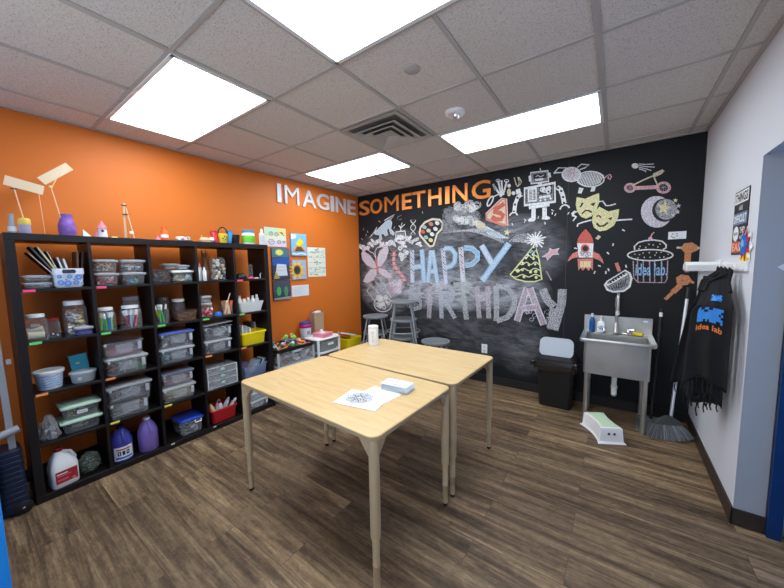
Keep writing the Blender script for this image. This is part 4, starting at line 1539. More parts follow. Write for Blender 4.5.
MB().use(LBLU).box((0, -0.0236, 0.05), (0.034, 0.0006, 0.04)).use(GREY).box((0, -0.0242, 0.055), (0.024, 0.0006, 0.006)).build('label', t)
t = thing('dish_brush', 'yellow handled scraper lying at the right end of the sink ledge', 'brush', (3.70, -0.10, LZ + 0.0115), math.radians(-28))
MB().use(YEL).loft([rrect(.085, .034, .012, -0.010), rrect(.09, .038, .014, 0.0), rrect(.085, .034, .012, 0.012)]).build('handle', t, smooth=True)
MB().use(M_STEEL).tube([(-0.04, 0, 0.0), (-0.10, 0.004, 0.014), (-0.135, 0.006, 0.02)], [0.006, 0.005, 0.004], 8).build('blade', t, smooth=True)
for k, (x, lab) in enumerate(((3.45, 'flat steel spoon'), (3.60, 'bent steel fork'))):
    t = MB().use(M_CHROME)
    t.tube([(-0.05, 0, 0.004), (0.0, 0.004, 0.007), (0.04, 0, 0.004)], 0.004, 6)
    t.lathe([(0.0, 0.0), (0.014, 0.002), (0.016, 0.006)], c=(0.05, 0, 0), seg=12, sy=0.7)
    tag(t.build('spoon', None, (x, -0.092 - 0.006 * k, LZ), 0.2 - 0.5 * k, smooth=True), lab.replace('fork', 'spoon') + (' left of the tap on the sink ledge' if k == 0 else ' right of the tap on the sink ledge'), 'spoon', 'cutlery on the sink ledge')

# ------------------------------------------------------------------ step stool
t = thing('step_stool', 'low white plastic step stool with pale green grip top in front of the sink', 'step stool', (3.450, -0.680, 0), math.radians(-62))
t.scale = (0.92, 0.92, 1.0)


def step_loop(L, w0, w1, z, pinch, n=10):
    """Long along local x; the long sides bow inwards."""
    pts = []
    for i in range(n + 1):
        s_ = -1 + 2 * i / n
        pts.append(Vector((s_ * L / 2, -(w0 + (w1 - w0) * (s_ + 1) / 2) / 2 + pinch * (1 - s_ * s_), z)))
    for i in range(n + 1):
        s_ = 1 - 2 * i / n
        pts.append(Vector((s_ * L / 2, (w0 + (w1 - w0) * (s_ + 1) / 2) / 2 - pinch * (1 - s_ * s_), z)))
    return pts


MB().use(M_WP).loft([step_loop(.375, .245, .245, 0, .035), step_loop(.375, .245, .245, .008, .035), step_loop(.345, .212, .212, .020, .030), step_loop(.328, .195, .195, .125, .024), step_loop(.316, .184, .184, .137, .022)]).build('body', t, smooth=True, bevel=0.004)
gb = MB().use(flat('pale_green_rubber', (0.52, 0.66, 0.46), 0.7))
gb.loft([step_loop(.285, .155, .155, .1365, .018), step_loop(.283, .153, .153, .140, .018)])
for i in range(11):
    for j in range(5):
        gb.lathe([(0.006, .140), (0.003, .143)], c=(-.125 + .025 * i, -.05 + .025 * j, 0), seg=6)
gb.build('grip_top', t)
for j in (-1, 1):
    MB().use(M_INK).lathe([(0.011, 0), (0.011, 0.004)], c=(0.1665, j * 0.024, .085), rot=Matrix.Rotation(PI / 2 - 0.08, 3, 'Y'), seg=14).build('finger_hole', t)

# ------------------------------------------------------------------ broom, dustpan
t = thing('broom', 'angled broom with long silver pole and wide grey bristles leaning in the corner', 'broom', (3.925, -0.40, 0))
MB().use(mat('silver_pole', (0.62, 0.65, 0.70), 0.35, metal=0.5)).tube([(0.02, 0.03, 0.135), (0.125, 0.36, 1.29)], 0.0125, 12).build('pole', t, smooth=True)
MB().use(M_BLACK).tube([(0.117, 0.335, 1.20), (0.126, 0.365, 1.305)], 0.0145, 12).build('grip', t, smooth=True)
hb = MB().use(DGREY)
R = Matrix.Rotation(math.radians(24), 3, 'Z')
hb.loft([[R @ v for v in rrect(.23, .045, .015, .112)], [R @ v for v in rrect(.17, .04, .015, .145)], [R @ v for v in rrect(.05, .035, .012, .185)]])
hb.build('head', t, smooth=True)
br = MB()
q = random.Random(5)
for k in range(420):
    br.use(GREY if k % 4 == 0 else flat('bristle_grey', (0.13, 0.14, 0.155)))
    u = q.uniform(-1, 1)
    v_ = q.uniform(-1, 1)
    a = R @ Vector((u * .095, v_ * .018, .115))
    e = R @ Vector((u * .172 + q.uniform(-.006, .006), v_ * .045 - .075 + .035 * abs(u), .006 + 0.02 * max(0, u)))
    br.tube([a, (a + e) / 2 + Vector((0, 0, .008)), e], 0.0016, 4)
br.build('bristles', t)
p = at(648, 434, 'z', 0)
t = thing('dustpan', 'grey upright dustpan with a black pole beside the broom', 'dustpan', (3.825, -0.275, 0))
db = MB().use(flat('dustpan_grey', (0.17, 0.18, 0.19), 0.45))
db.loft([[Vector(v) for v in ((-.12, -.16, .004), (.12, -.16, .004), (.11, .08, .004), (-.11, .08, .004))], [Vector(v) for v in ((-.12, -.16, .007), (.12, -.16, .007), (.11, .08, .012), (-.11, .08, .012))]])
for sx in (-1, 1):
    P_ = [Vector((sx * .12, -.16, .004)), Vector((sx * .12, -.13, .03)), Vector((sx * .115, .02, .10)), Vector((sx * .11, .08, .10)), Vector((sx * .11, .08, .004))]
    db.loft([P_, [v + Vector((-sx * .004, 0, 0)) for v in P_]])
db.loft([[Vector(v) for v in ((-.11, .08, .004), (.11, .08, .004), (.11, .08, .10), (-.11, .08, .10))], [Vector(v) for v in ((-.11, .085, .004), (.11, .085, .004), (.11, .085, .10), (-.11, .085, .10))]])
for v_ in db.bm.verts:
    v_.co.z *= 0.6
db.build('pan', t)
MB().use(M_BLACK).tube([(0.0, .07, .05), (0.0215, .15, .55), (0.045, .232, 1.10)], 0.012, 10).build('pole', t, smooth=True)
MB().use(WHT).tube([(0.0428, .2202, 1.02), (0.0440, .2265, 1.06)], 0.0135, 12).build('band', t, smooth=True)

# ------------------------------------------------------------------ right wall: towel holder, coat rack, aprons, poster
t = thing('towel_holder', 'white wall bracket with a long arm left of the coat rack', 'towel holder', (W, -0.745, 1.505))
ab = MB().use(M_WP)
ab.loft([[Vector((x, y, z)) for y, z in ((-.06, -.030), (.06, -.030), (.066, .018), (.036, .038), (-.036, .038), (-.066, .018))] for x in (-0.19, -0.02)])
ab.build('arm', t, smooth=True, bevel=0.004)
MB().use(LGREY).loft([[Vector((x, y * s_, z * s_)) for y, z in ((-.052, -.024), (.052, -.024), (.056, .014), (.03, .031), (-.03, .031), (-.056, .014))] for x, s_ in ((-0.1905, 1.0), (-0.196, 0.8))]).build('end_cap', t)
MB().use(M_WP).box((-0.011, 0, -0.03), (0.020, 0.13, 0.16)).build('wall_plate', t, bevel=0.005)
MB().use(LGREY).box((-0.06, 0.02, -0.075), (0.09, 0.07, 0.08)).build('bracket', t, bevel=0.006)

t = thing('coat_rack', 'white coat rack rail with pegs on the white wall', 'coat rack', (W, -1.10, 1.515))
rk = MB().use(M_WP)
rk.box((-0.008, 0, 0), (0.014, 0.50, 0.06))
rk.build('rail', t, bevel=0.004)
for k in range(6):
    y = -0.21 + 0.084 * k
    kb = MB().use(M_WP)
    kb.tube([(-0.012, y, -0.012), (-0.035, y, -0.018), (-0.048, y, -0.004), (-0.046, y, 0.012)], 0.006, 8)
    kb.build('peg', t, smooth=True)

M_CLOTH = mat('black_apron_cloth', (0.0135, 0.013, 0.0145), 0.85, spec=0.2, bump=0.25, bscale=320)
APR = [  # peg y, foot of the right edge y, top width, bib width, hem width, length, phase, label
    (-0.93, -1.105, 0.06, 0.125, 0.235, 0.84, 0.3, 'black apron on the coat rack nearest the towel holder, flaring out furthest left'),
    (-1.11, -1.285, 0.05, 0.11, 0.15, 0.80, 2.1, 'narrow folded black apron directly behind the apron with the logo'),
    (-1.01, -1.195, 0.06, 0.125, 0.195, 0.86, 4.0, 'black apron in the middle of the coat rack bundle, third from its front'),
    (-1.21, -1.385, 0.08, 0.150, 0.205, 0.72, 1.2, 'front black apron with blue brushed logo and orange words')]
AD = Vector((-0.85, 0.527, 0))       # the folded aprons stand out from the wall
AN = Vector((-0.527, -0.85, 0))
for k, (py, yr, tw, bw2, hw, ln, ph, lab) in enumerate(APR):
    zt = 1.505
    t = thing('apron', lab, 'apron', (W - 0.035, py, zt), 0, 'aprons on the coat rack')
    cb = MB().use(M_CLOTH)
    rows = []
    nr, ns = 24, 26
    for i in range(nr + 1):
        tt = i / nr
        z = -0.06 - tt * (ln - 0.06)
        if tt < 0.22:
            wdt = tw + (bw2 - tw) * tt / 0.22
        elif tt < 0.30:
            wdt = bw2 * (1 + 0.28 * (tt - 0.22) / 0.08)
        else:
            wdt = bw2 * 1.28 + (hw - bw2 * 1.28) * (tt - 0.30) / 0.70
        A = Vector((-0.022, (yr - py) * min(1, tt / 0.25) ** 0.8, 0))
        row = []
        for j in range(ns + 1):
            s_ = -1 + 2 * j / ns
            fold = (0.010 if k != 3 or tt > 0.55 else 0.003) * math.sin(s_ * 6 + ph + tt * 1.5) * (0.4 + tt) + (0.005 if k != 3 else 0.0015) * math.sin(s_ * 13 + ph * 2)
            v = A + AD * (wdt * (s_ + 1) / 2) + AN * fold
            hem = (0.03 * math.sin(s_ * 3 + ph) + 0.05 * (1 - s_) / 2 * (-1 if k != 3 else 0.3)) * tt
            row.append(Vector((min(v.x, 0.022), v.y, z + hem)))
        rows.append(row)
    cb.loft(rows, False, False, False)
    cl = cb.build('cloth', t, smooth=True, solid=0.003)
    for s_ in (-1, 1):
        st = MB().use(M_CLOTH)
        st.tube([(-0.008, 0, 0.004), (-0.010, s_ * 0.016, -0.03), rows[1][ns if s_ > 0 else 0], rows[3][ns if s_ > 0 else 0]], 0.010, 8)
        st.build('neck_strap', t, smooth=True)
    for j in range(5):
        tb = MB().use(M_CLOTH)
        b0 = rows[-1][3 + j * 5]
        tb.tube([b0 + Vector((0, 0, 0.01)), b0 + Vector((-0.004, 0.006 * (-1) ** j, -0.025 - 0.012 * (j % 3))), b0 + Vector((0.002, 0.0, -0.05 - 0.02 * (j % 3)))], 0.004, 6)
        tb.build('hem_tie', t, smooth=True)
    if k == 3:
        def onap(sx, tt_):
            i = tt_ * nr
            i0 = min(int(i), nr - 1)
            fj = (sx + 1) / 2 * ns
            j0 = min(int(fj), ns - 1)
            a = rows[i0][j0].lerp(rows[i0][j0 + 1], fj - j0)
            e = rows[i0 + 1][j0].lerp(rows[i0 + 1][j0 + 1], fj - j0)
            return a.lerp(e, i - i0) + AN * 0.011
        q = random.Random(11)
        for (s0, s1, t0, t1, dens) in ((-0.45, 0.25, 0.16, 0.215, 0.92), (-0.62, 0.60, 0.28, 0.42, 0.93)):
            lg = MB().use(flat('logo_blue', (0.03, 0.22, 0.62)))
            for i in range(12):
                for j in range(6):
                    edge = (i in (0, 11)) or (j in (0, 5))
                    if q.random() > (0.5 if edge else dens):
                        continue
                    a0, a1 = s0 + (s1 - s0) * i / 12, s0 + (s1 - s0) * (i + 1) / 12
                    c0, c1 = t0 + (t1 - t0) * j / 6, t0 + (t1 - t0) * (j + 1) / 6
                    lg.face([onap(a0, c0), onap(a1, c0), onap(a1, c1), onap(a0, c1)])
            lg.build('logo', t)
        tm = text_mesh('idea lab', 0.02)
        xs = [v.co.x for v in tm.vertices]
        ys = [v.co.y for v in tm.vertices]
        for v in tm.vertices:
            fx_ = (v.co.x - min(xs)) / (max(xs) - min(xs))
            fy_ = (v.co.y - min(ys)) / (max(ys) - min(ys))
            v.co = onap(0.62 - 1.25 * fx_, 0.50 - 0.055 * fy_)
        tm.materials.clear()
        tm.materials.append(flat('logo_orange', (0.72, 0.17, 0.03)))
        lo = bpy.data.objects.new('lettering', tm)
        COL.objects.link(lo)
        lo.parent = t

# poster and burst sticker on the white wall
pa, pb_ = at(731.5, 254, 'x', W), at(746.5, 192, 'x', W)
o, fr = panel('wall_poster', (W - 0.001, -0.995, 1.585), (0, -1, 0), (0, 0, 1), 0.275, 0.395, flat('poster_black', (0.03, 0.03, 0.035)), 'narrow dark poster of stacked slogan words on the white wall above the coat rack', 'poster')


def on_panel(fr, body, x, y, w, h, m, parent, bold=0.02):
    lo, r, u, W_, H_, nn = fr
    return lettering('lettering', body, lo + r * (x * W_) + u * (y * H_) + nn * 0.0012, r, u, w * W_, h * H_, m, parent, bold)


Art(fr).poly(WHT, [(.04, .80), (.96, .80), (.96, .98), (.04, .98)]).poly(flat('poster_slate', (0.16, 0.24, 0.38)), [(.04, .47), (.96, .47), (.96, .65), (.04, .65)]).disc(WHT, (.28, .33), .2, .12).poly(flat('poster_rust', (0.50, 0.09, 0.05)), [(.03, .03), (.97, .03), (.97, .21), (.03, .21)]).done('print', o)
on_panel(fr, 'THINGS', .08, .82, .84, .14, M_INK, o)
on_panel(fr, 'ARE', .38, .69, .26, .07, LGREY, o)
on_panel(fr, 'DIFFICULT', .08, .50, .84, .12, WHT, o)
on_panel(fr, 'BEFORE', .14, .305, .28, .05, M_INK, o)
on_panel(fr, 'THEY', .54, .33, .36, .09, WHT, o)
on_panel(fr, 'ARE', .54, .235, .30, .06, LGREY, o)
on_panel(fr, 'EASY', .08, .055, .84, .13, flat('poster_peach', (0.85, 0.42, 0.28)), o, 0.03)
p = at(748.5, 247, 'x', W)
t = thing('wall_sticker', 'small colourful comic burst sticker overlapping the corner of the slogan poster', 'sticker', (W, -1.285, 1.625))


def burst(m, r0, r1, n, xo, cy=0, cz=0, sx=1.0):
    b = MB().use(m)
    pts = [((r1 if k % 2 else r0) * sx * math.cos(k * PI / n), (r1 if k % 2 else r0) * math.sin(k * PI / n)) for k in range(2 * n)]
    b.loft([[Vector((-xo, cy + y, cz + z)) for y, z in pts], [Vector((-xo - 0.003, cy + y, cz + z)) for y, z in pts]])
    return b


burst(WHT, 0.12, 0.08, 8, 0.004).build('backing', t)
burst(YEL, 0.085, 0.04, 6, 0.0075, 0.0, -0.065).build('burst', t, None)
burst(RED, 0.10, 0.05, 7, 0.0106, -0.01, 0.012, 0.8).build('burst', t)
burst(BLU, 0.072, 0.05, 6, 0.0138, 0.004, 0.015).build('burst', t)
burst(LBLU, 0.03, 0.018, 5, 0.017, 0.008, 0.022).build('burst', t)
# paper corner on the shaded return
b = MB().use(M_PAPER)
b.loft([[Vector(v) for v in ((4.199, -1.4255, 1.511), (4.238, -1.4255, 1.542), (4.238, -1.4255, 1.478))], [Vector(v) for v in ((4.199, -1.4275, 1.511), (4.238, -1.4275, 1.542), (4.238, -1.4275, 1.478))]])
tag(b.build('paper_arrow'), 'small white paper arrow on the shaded end of the white wall by the blue door', 'paper')

# ------------------------------------------------------------------ the long shelf unit
KX0, KX1 = 0.088, 0.415
KY0, KY1 = -3.775, -1.965
SHZ = [1.440, 1.095, 0.745, 0.400, 0.050]     # floors of the rows, top row first
KT = 1.80
t_shelf = thing('shelf_unit', 'large black brown open shelf unit of five by five compartments on the orange wall', 'shelf unit', (0, 0, 0))


def kbox(name, lo, hi):
    b = MB().use(M_SHELF)
    lo, hi = Vector(lo), Vector(hi)
    b.box((lo + hi) / 2, hi - lo)
    return b.build(name, t_shelf, bevel=0.0012, bseg=1)


kbox('top_panel', (KX0, KY0, KT - 0.045), (KX1, KY1, KT))
kbox('bottom_panel', (KX0, KY0, 0), (KX1, KY1, 0.048))
kbox('side_panel', (KX0, KY0, 0.048), (KX1, KY0 + 0.045, KT - 0.045))
kbox('side_panel', (KX0, KY1 - 0.045, 0.048), (KX1, KY1, KT - 0.045))
DIV = [-3.388, -3.035, -2.683, -2.338]         # divider centres
cells = []
edges = [KY0 + 0.045] + [v for d in DIV for v in (d - 0.009, d + 0.009)] + [KY1 - 0.045]
for d in DIV:
    kbox('divider', (KX0, d - 0.009, 0.048), (KX1, d + 0.009, KT - 0.045))
CELL = [(edges[2 * i], edges[2 * i + 1]) for i in range(5)]
for r in range(4):
    for cix in range(5):
        kbox('shelf_board', (KX0, CELL[cix][0], SHZ[r] - 0.018), (KX1, CELL[cix][1], SHZ[r]))
STK = {(0, 0): HOTPINK, (0, 1): HOTPINK, (0, 4): HOTPINK, (1, 0): 'g', (1, 1): 'g', (1, 2): 'g', (1, 3): 'g', (1, 4): 'g', (2, 0): 'o', (2, 1): 'o', (2, 3): 'o', (2, 4): 'o',
       (3, 1): 'y', (3, 2): 'y', (4, 2): 'w', (4, 3): 'w'}
SCOL = {'g': flat('sticker_green', (0.12, 0.68, 0.18)), 'o': flat('sticker_orange', (0.90, 0.30, 0.10)), 'y': flat('sticker_yellow', (0.80, 0.75, 0.10)), 'w': flat('sticker_white', (0.65, 0.60, 0.55))}
for (r, cix), m in STK.items():
    m = SCOL.get(m, m) if isinstance(m, str) else m
    b = MB().use(m)
    w_ = 0.055 if r < 4 else 0.025
    b.box((KX1 + 0.0008, CELL[cix][0] + 0.035 + (0.01 if r == 4 else 0), SHZ[r] - 0.009), (0.0016, w_, 0.016 if r < 4 else 0.012))
    so = b.build('label_sticker', t_shelf)
    so['label'] = {0: 'pink', 1: 'green', 2: 'orange', 3: 'yellow', 4: 'white'}[r] + ' label sticker'

ROWN = ['top row', 'second row', 'third row', 'fourth row', 'bottom row']


def jumble(lo, hi, cols, n, label, seed, kind='mix', size=0.03):
    """A heap of loose craft bits that nobody could count, inside a container."""
    q = random.Random(seed)
    b = MB()
    lo, hi = Vector(lo), Vector(hi)
    for k in range(n):
        b.use(cols[q.randrange(len(cols))])
        z = lo.z + (hi.z - lo.z) * (q.random() ** 1.15)
        c_ = Vector((q.uniform(lo.x, hi.x), q.uniform(lo.y, hi.y), z))
        R = Matrix.Rotation(q.uniform(0, 6.28), 3, 'Z') @ Matrix.Rotation(q.uniform(-1, 1), 3, 'X') @ Matrix.Rotation(q.uniform(-.7, .7), 3, 'Y')
        s_ = size * q.uniform(0.6, 1.2)
        kd = kind if kind != 'mix' else ('box', 'disc', 'stick')[k % 3]
        if kd == 'box':
            b.box(c_, (s_, s_ * .8, s_ * .5), R)
        elif kd == 'disc':
            b.lathe([(s_ * .5, -s_ * .12), (s_ * .5, s_ * .12)], c=c_, rot=R, seg=9)
        elif kd == 'ball':
            b.lathe([(s_ * .1, -s_ * .48), (s_ * .42, -s_ * .25), (s_ * .5, 0), (s_ * .42, s_ * .25), (s_ * .1, s_ * .48)], c=c_, rot=R, seg=8)
        elif kd == 'stick':
            d = R @ Vector((0, s_ * 1.6, 0))
            b.tube([c_ - d, c_ + d], s_ * .14, 5)
        elif kd == 'sheet':
            zz = lo.z + (hi.z - lo.z) * k / n
            b.box((c_.x * .3 + (lo.x + hi.x) * .35, c_.y * .2 + (lo.y + hi.y) * .4, zz), (min(hi.x - lo.x, s_ * 6), min((hi.y - lo.y) * .9, s_ * 6), .004), Matrix.Rotation(q.uniform(-.15, .15), 3, 'Z') @ Matrix.Rotation(q.uniform(-.12, .12), 3, 'X'))
        elif kd == 'curl':
            b.tube([c_ + R @ Vector((s_ * math.cos(a * .8), s_ * math.sin(a * .8), 0)) for a in range(7)], s_ * .12, 5)
    for v in b.bm.verts:      # keep the heap inside its container
        v.co.x = min(max(v.co.x, lo.x - .006), hi.x + .006)
        v.co.y = min(max(v.co.y, lo.y - .006), hi.y + .006)
        v.co.z = min(max(v.co.z, lo.z), hi.z + .004)
    return tag(b.build('craft_supplies'), label, 'craft supplies', None, 'stuff')


def storage_bin(r, y0, y1, z0, h, depth, label, lid=None, body=None, name='storage_box', taper=.90, latch=True, xf=.395, sticker=None, group='clear storage boxes on the shelf unit', inner=None):
    """Tapered box with rim, lid, front clip and handle recess."""
    w = y1 - y0
    t = thing(name, label, 'storage box', (xf - depth / 2, (y0 + y1) / 2, z0), 0, group)
    bm_ = body or C_BIN
    hb_ = h - (.016 if lid else 0)
    b = MB().use(bm_)
    b.loft([rrect(depth * taper - .01, w * taper - .01, .02, 0), rrect(depth * taper, w * taper, .022, .006), rrect(depth - .016, w - .016, .022, hb_ - .012), rrect(depth - .012, w - .012, .022, hb_ - .010), rrect(depth, w, .02, hb_ - .009), rrect(depth, w, .02, hb_)], True, False)
    b.build('body', t, smooth=True)
    if lid:
        l = MB().use(lid)
        l.loft([rrect(depth + .004, w + .004, .022, hb_ - .004), rrect(depth + .006, w + .006, .024, hb_ + .006), rrect(depth - .004, w - .004, .022, hb_ + .010), rrect(depth - .03, w - .03, .02, hb_ + .008), rrect(depth - .04, w - .04, .02, hb_ + .014)], False, True)
        l.build('lid', t, smooth=True)
    if latch:
        k = MB().use(bm_)
        x = depth / 2
        k.loft([[Vector((x + .002, s_ * (w * .22 - .012 * i), hb_ - .02 - (hb_ * .55) * i)) for s_ in (-1, 1)] + [Vector((x - .014 - .01 * i, s_ * (w * .22 - .012 * i), hb_ - .02 - (hb_ * .55) * i)) for s_ in (1, -1)] for i in (0, 1)])
        k.build('handle', t)
        k = MB().use(C_LID)
        k.box((x + .004, w * .36, hb_ * .62), (.010, .022, hb_ * .5))
        k.build('clip', t, bevel=.002)
        k = MB().use(C_LID)
        k.box((x + .003, -w * .43, hb_ * .90), (.008, .014, .02))
        k.build('clip', t, bevel=.002)
    if sticker:
        k = MB().use(M_PAPER)
        k.box((depth / 2 - .004, 0, h * .45), (.004, w * .26, h * .22), Matrix.Rotation(-.06, 3, 'Y'))
        k.use(GREY).box((depth / 2 - .0015, 0, h * .45), (.001, w * .18, h * .04), Matrix.Rotation(-.06, 3, 'Y'))
        k.build('paper_label', t)
    if inner:
        cols, n, kd, sz, txt, fill_ = inner
        m_ = .018
        jumble((xf - depth * taper + .5 * depth * (taper - 1) + m_, y0 + w * (1 - taper) / 2 + m_, z0 + .010), (xf - depth * (1 - taper) / 2 - m_, y1 - w * (1 - taper) / 2 - m_, z0 + hb_ * fill_), cols, n, txt, hash(label) % 1000 if False else len(label) * 7 + int(z0 * 100), kd, sz)
    return t


def jar(y, x, z, r, h, label, lid=WHT, body=None, name='jar', group='jars on the shelf unit', seg=22, square=False):
    t = thing(name, label, 'jar', (x, y, z), 0, group)
    b = MB().use(body or C_JAR)
    if square:
        b.loft([rrect(2 * r * .96, 2 * r * .96, r * .4, 0), rrect(2 * r, 2 * r, r * .45, .008), rrect(2 * r, 2 * r, r * .45, h * .76), rrect(1.7 * r, 1.7 * r, r * .8, h * .86), rrect(1.6 * r, 1.6 * r, r * .78, h * .9)], True, False)
    else:
        b.lathe([(r * .9, 0), (r, .008), (r, h * .76), (r * .82, h * .86), (r * .80, h * .9)], seg=seg, cap1=False)
    b.build('body', t, smooth=True)
    if lid:
        MB().use(lid).lathe([(r * .86, h * .875), (r * .88, h * .88), (r * .88, h * .985), (r * .82, h)], seg=seg).build('lid', t, smooth=True)
    return t


def Z(r):
    return SHZ[r] + 0.0008


MIXC = [RED, BLU, YEL, GRN, WHT, PINK, TEAL, ORA]
# ---- top row
for k, (dz, lab) in enumerate(((0, 'lower flat clear box beside the blue flowered basket'), (.047, 'upper flat clear box beside the blue flowered basket'))):
    storage_bin(0, -3.715, -3.580, Z(0) + dz, .045, .20, lab, C_LID, None, 'storage_box', .95, False, .37, inner=([GREY, LGREY, CREAM], 14, 'box', .03, ('grey pieces in the lower flat clear box', 'pale pieces in the upper flat clear box')[k], .6))
t = thing('basket', 'white plastic basket with blue flower print holding binders', 'basket', (.30, -3.502, Z(0)), 0)
b = MB().use(flat('basket_white', (0.70, 0.74, 0.82), .45))
b.loft([rrect(.17, .125, .02, 0), rrect(.175, .13, .02, .004), rrect(.19, .15, .022, .088)], True, False)
hf = [rrect(.19, .15, .022, .088), rrect(.2, .158, .022, .090), rrect(.2, .158, .022, .132), rrect(.192, .15, .022, .132), rrect(.18, .14, .02, .01)]
b.loft(hf, False, False)
b.build('body', t, smooth=True)
fb = MB()
q = random.Random(6)
for (yy, zz, rr) in ((-.045, .035, .020), (-.01, .03, .022), (.03, .032, .018), (.045, .07, .022), (-.05, .075, .014), (.0, .075, .015), (.06, .025, .01), (-.02, .055, .006), (.02, .055, .006)):
    fb.use(flat('flower_blue', (0.10, 0.20, 0.55)))
    xx = .0955 + .0075 * zz / .088
    pts = [(yy + rr * (1 if k % 2 else .75) * math.cos(k * PI / 8), zz + rr * (1 if k % 2 else .75) * math.sin(k * PI / 8)) for k in range(16)]
    fb.face([Vector((xx + .004 + .0, a, e)) for a, e in pts])
    fb.use(LBLU).face([Vector((xx + .0045, yy + rr * .4 * math.cos(k), zz + rr * .4 * math.sin(k))) for k in range(6)])
fb.build('flower_print', t)
hb = MB().use(M_INK)
hb.loft([[Vector((.1015, y, z)) for y, z in ((-.03, .098), (.03, .098), (.035, .112), (.03, .124), (-.03, .124), (-.035, .112))], [Vector((.1005, y, z)) for y, z in ((-.03, .098), (.03, .098), (.035, .112), (.03, .124), (-.03, .124), (-.035, .112))]])
hb.build('handle', t)
for k, (yy, lean, hh, m, lab) in enumerate(((-.062, -.62, .20, flat('binder_plum', (.06, .012, .025)), 'dark plum folder leaning furthest left in the flowered basket'),
                                           (-.050, -.52, .23, DGREY, 'dark grey folder leaning left in the flowered basket'),
                                           (-.038, -.44, .22, flat('folder_cream', (.55, .50, .32)), 'cream folder leaning in the flowered basket'),
                                           (-.018, -.30, .25, M_BLACK, 'thin black binder standing tall in the flowered basket'),
                                           (.002, -.24, .20, LGREY, 'light grey folder in the middle of the flowered basket'),
                                           (.018, -.18, .19, M_PAPER, 'bundle of white sheets in the middle of the flowered basket'),
                                           (.045, .05, .24, BRN, 'dark brown binder standing right in the flowered basket'),
                                           (.060, .10, .24, M_BLACK, 'black binder at the right end of the flowered basket'))):
    b = MB().use(m)
    R = Matrix.Rotation(-lean, 3, 'X')
    b.box(R @ Vector((0, 0, hh / 2)), (.15, .009, hh), R)
    if k in (0, 3):
        b.use(CREAM).box(R @ Vector((.003, 0.0, hh / 2)), (.148, .003, hh - .008), R)
    o = b.build('folder', None, (.30, -3.502 + yy, Z(0) + (.078 if k < 3 else .012)))
    tag(o, lab, 'folder', 'folders in the flowered basket')
for k, (ya, yb, dz, lab, inn) in enumerate(((-3.372, -3.222, 0, 'lower left clear box in the second compartment of the top shelf row', ([RED, PINK, WHT, DRED], 30, 'box', .04, 'red and pink packets in the lower left clear box of the top row', .75)),
                                            (-3.372, -3.222, .100, 'upper left clear box in the second compartment of the top shelf row', ([WHT, LGREY, RED, YEL], 26, 'stick', .045, 'white tubes in the upper left clear box of the top row', .8)),
                                            (-3.208, -3.050, 0, 'lower right clear box in the second compartment of the top shelf row', ([GREY, LYEL, LGREY, GRN, RED, BLU], 26, 'ball', .035, 'mixed coloured bits in the lower right clear box of the top row', .5)),
                                            (-3.208, -3.050, .100, 'upper right clear box in the second compartment of the top shelf row', ([LGREY, GREY, WHT, DGREY], 40, 'mix', .03, 'grey clips in the upper right clear box of the top row', .7)))):
    storage_bin(0, ya + .003, yb - .003, Z(0) + dz, .098, .22, lab, C_LID, None, 'storage_box', .84, False, .385, inner=inn)
storage_bin(0, -3.020, -2.875, Z(0), .112, .18, 'dark mesh box of gold bits on the top shelf row', None, C_DARK, 'storage_box', .96, False, .375, inner=([LYEL, DGREY, BRN, M_BLACK], 30, 'curl', .02, 'gold and black trinkets in the dark mesh box', .8))
storage_bin(0, -2.868, -2.698, Z(0), .105, .20, 'clear box with mint white lid beside the dark mesh box', flat('lid_mint_white', (.72, .80, .76)), C_TUB, 'storage_box', .9, False, .385, inner=([LBLU, TEAL, LYEL, WHT], 30, 'box', .04, 'blue and yellow pieces in the mint lidded box', .8))
storage_bin(0, -2.90, -2.78, Z(0) + .1135, .055, .12, 'small clear box on top, at the back of the dark mesh box', C_LID, None, 'storage_box', .9, False, .30, inner=([GREY, RED], 10, 'box', .03, 'bits in the small clear box behind the dark mesh box', .6))
storage_bin(0, -2.80, -2.705, Z(0) + .1055, .05, .11, 'small clear box standing on the mint lid', C_LID, None, 'storage_box', .9, False, .33, inner=([LGREY, WHT], 10, 'box', .03, 'pale bits in the small clear box on the mint lid', .6))
# tubes, dark twig, jar of shells
for k, (y, x, h_, m, lab) in enumerate(((-2.655, .35, .15, WHT, 'left white squeeze bottle on the top shelf row'), (-2.625, .32, .17, LGREY, 'pale grey bottle behind the white squeeze bottle'), (-2.602, .36, .13, WHT, 'right white squeeze bottle on the top shelf row'))):
    t = thing('squeeze_bottle', lab, 'bottle', (x, y, Z(0)), 0, 'squeeze bottles on the top shelf row')
    MB().use(m).lathe([(.015, 0), (.017, .004), (.017, h_ * .7), (.009, h_ * .8)], seg=14).build('body', t, smooth=True)
    MB().use(PINK if k == 1 else WHT).lathe([(.010, h_ * .8), (.004, h_)], seg=10).build('nozzle', t, smooth=True)
b = MB().use(BRN)
q = random.Random(12)
b.lathe([(.03, 0), (.036, .01), (.03, .09), (.016, .16), (.012, .2)], seg=12)
for k in range(7):
    a = k * .9
    b.tube([(0, 0, .14), (.012 * math.cos(a), .012 * math.sin(a), .20), (.03 * math.cos(a + .4), .026 * math.sin(a + .4), .26 + .02 * (k % 3))], [.012, .008, .003], 6)
tag(b.build('dried_plant', None, (.30, -2.565, Z(0)), smooth=True), 'dark brown dried plant bundle with twigs on the top shelf row', 'dried plant')
jar(-2.458, .315, Z(0), .070, .245, 'large clear jar of shells on the top shelf row', None, C_JAR)
jumble((.27, -2.505, Z(0) + .01), (.36, -2.412, Z(0) + .20), [CREAM, GREY, TAN, LGREY, BRN], 60, 'shells and dried bits in the large clear jar', 21, 'ball', .035)
b = MB().use(M_BLACK)
b.loft([rrect(.07, .10, .02, 0), rrect(.08, .11, .03, .02), rrect(.06, .08, .02, .05), rrect(.03, .05, .01, .06)])
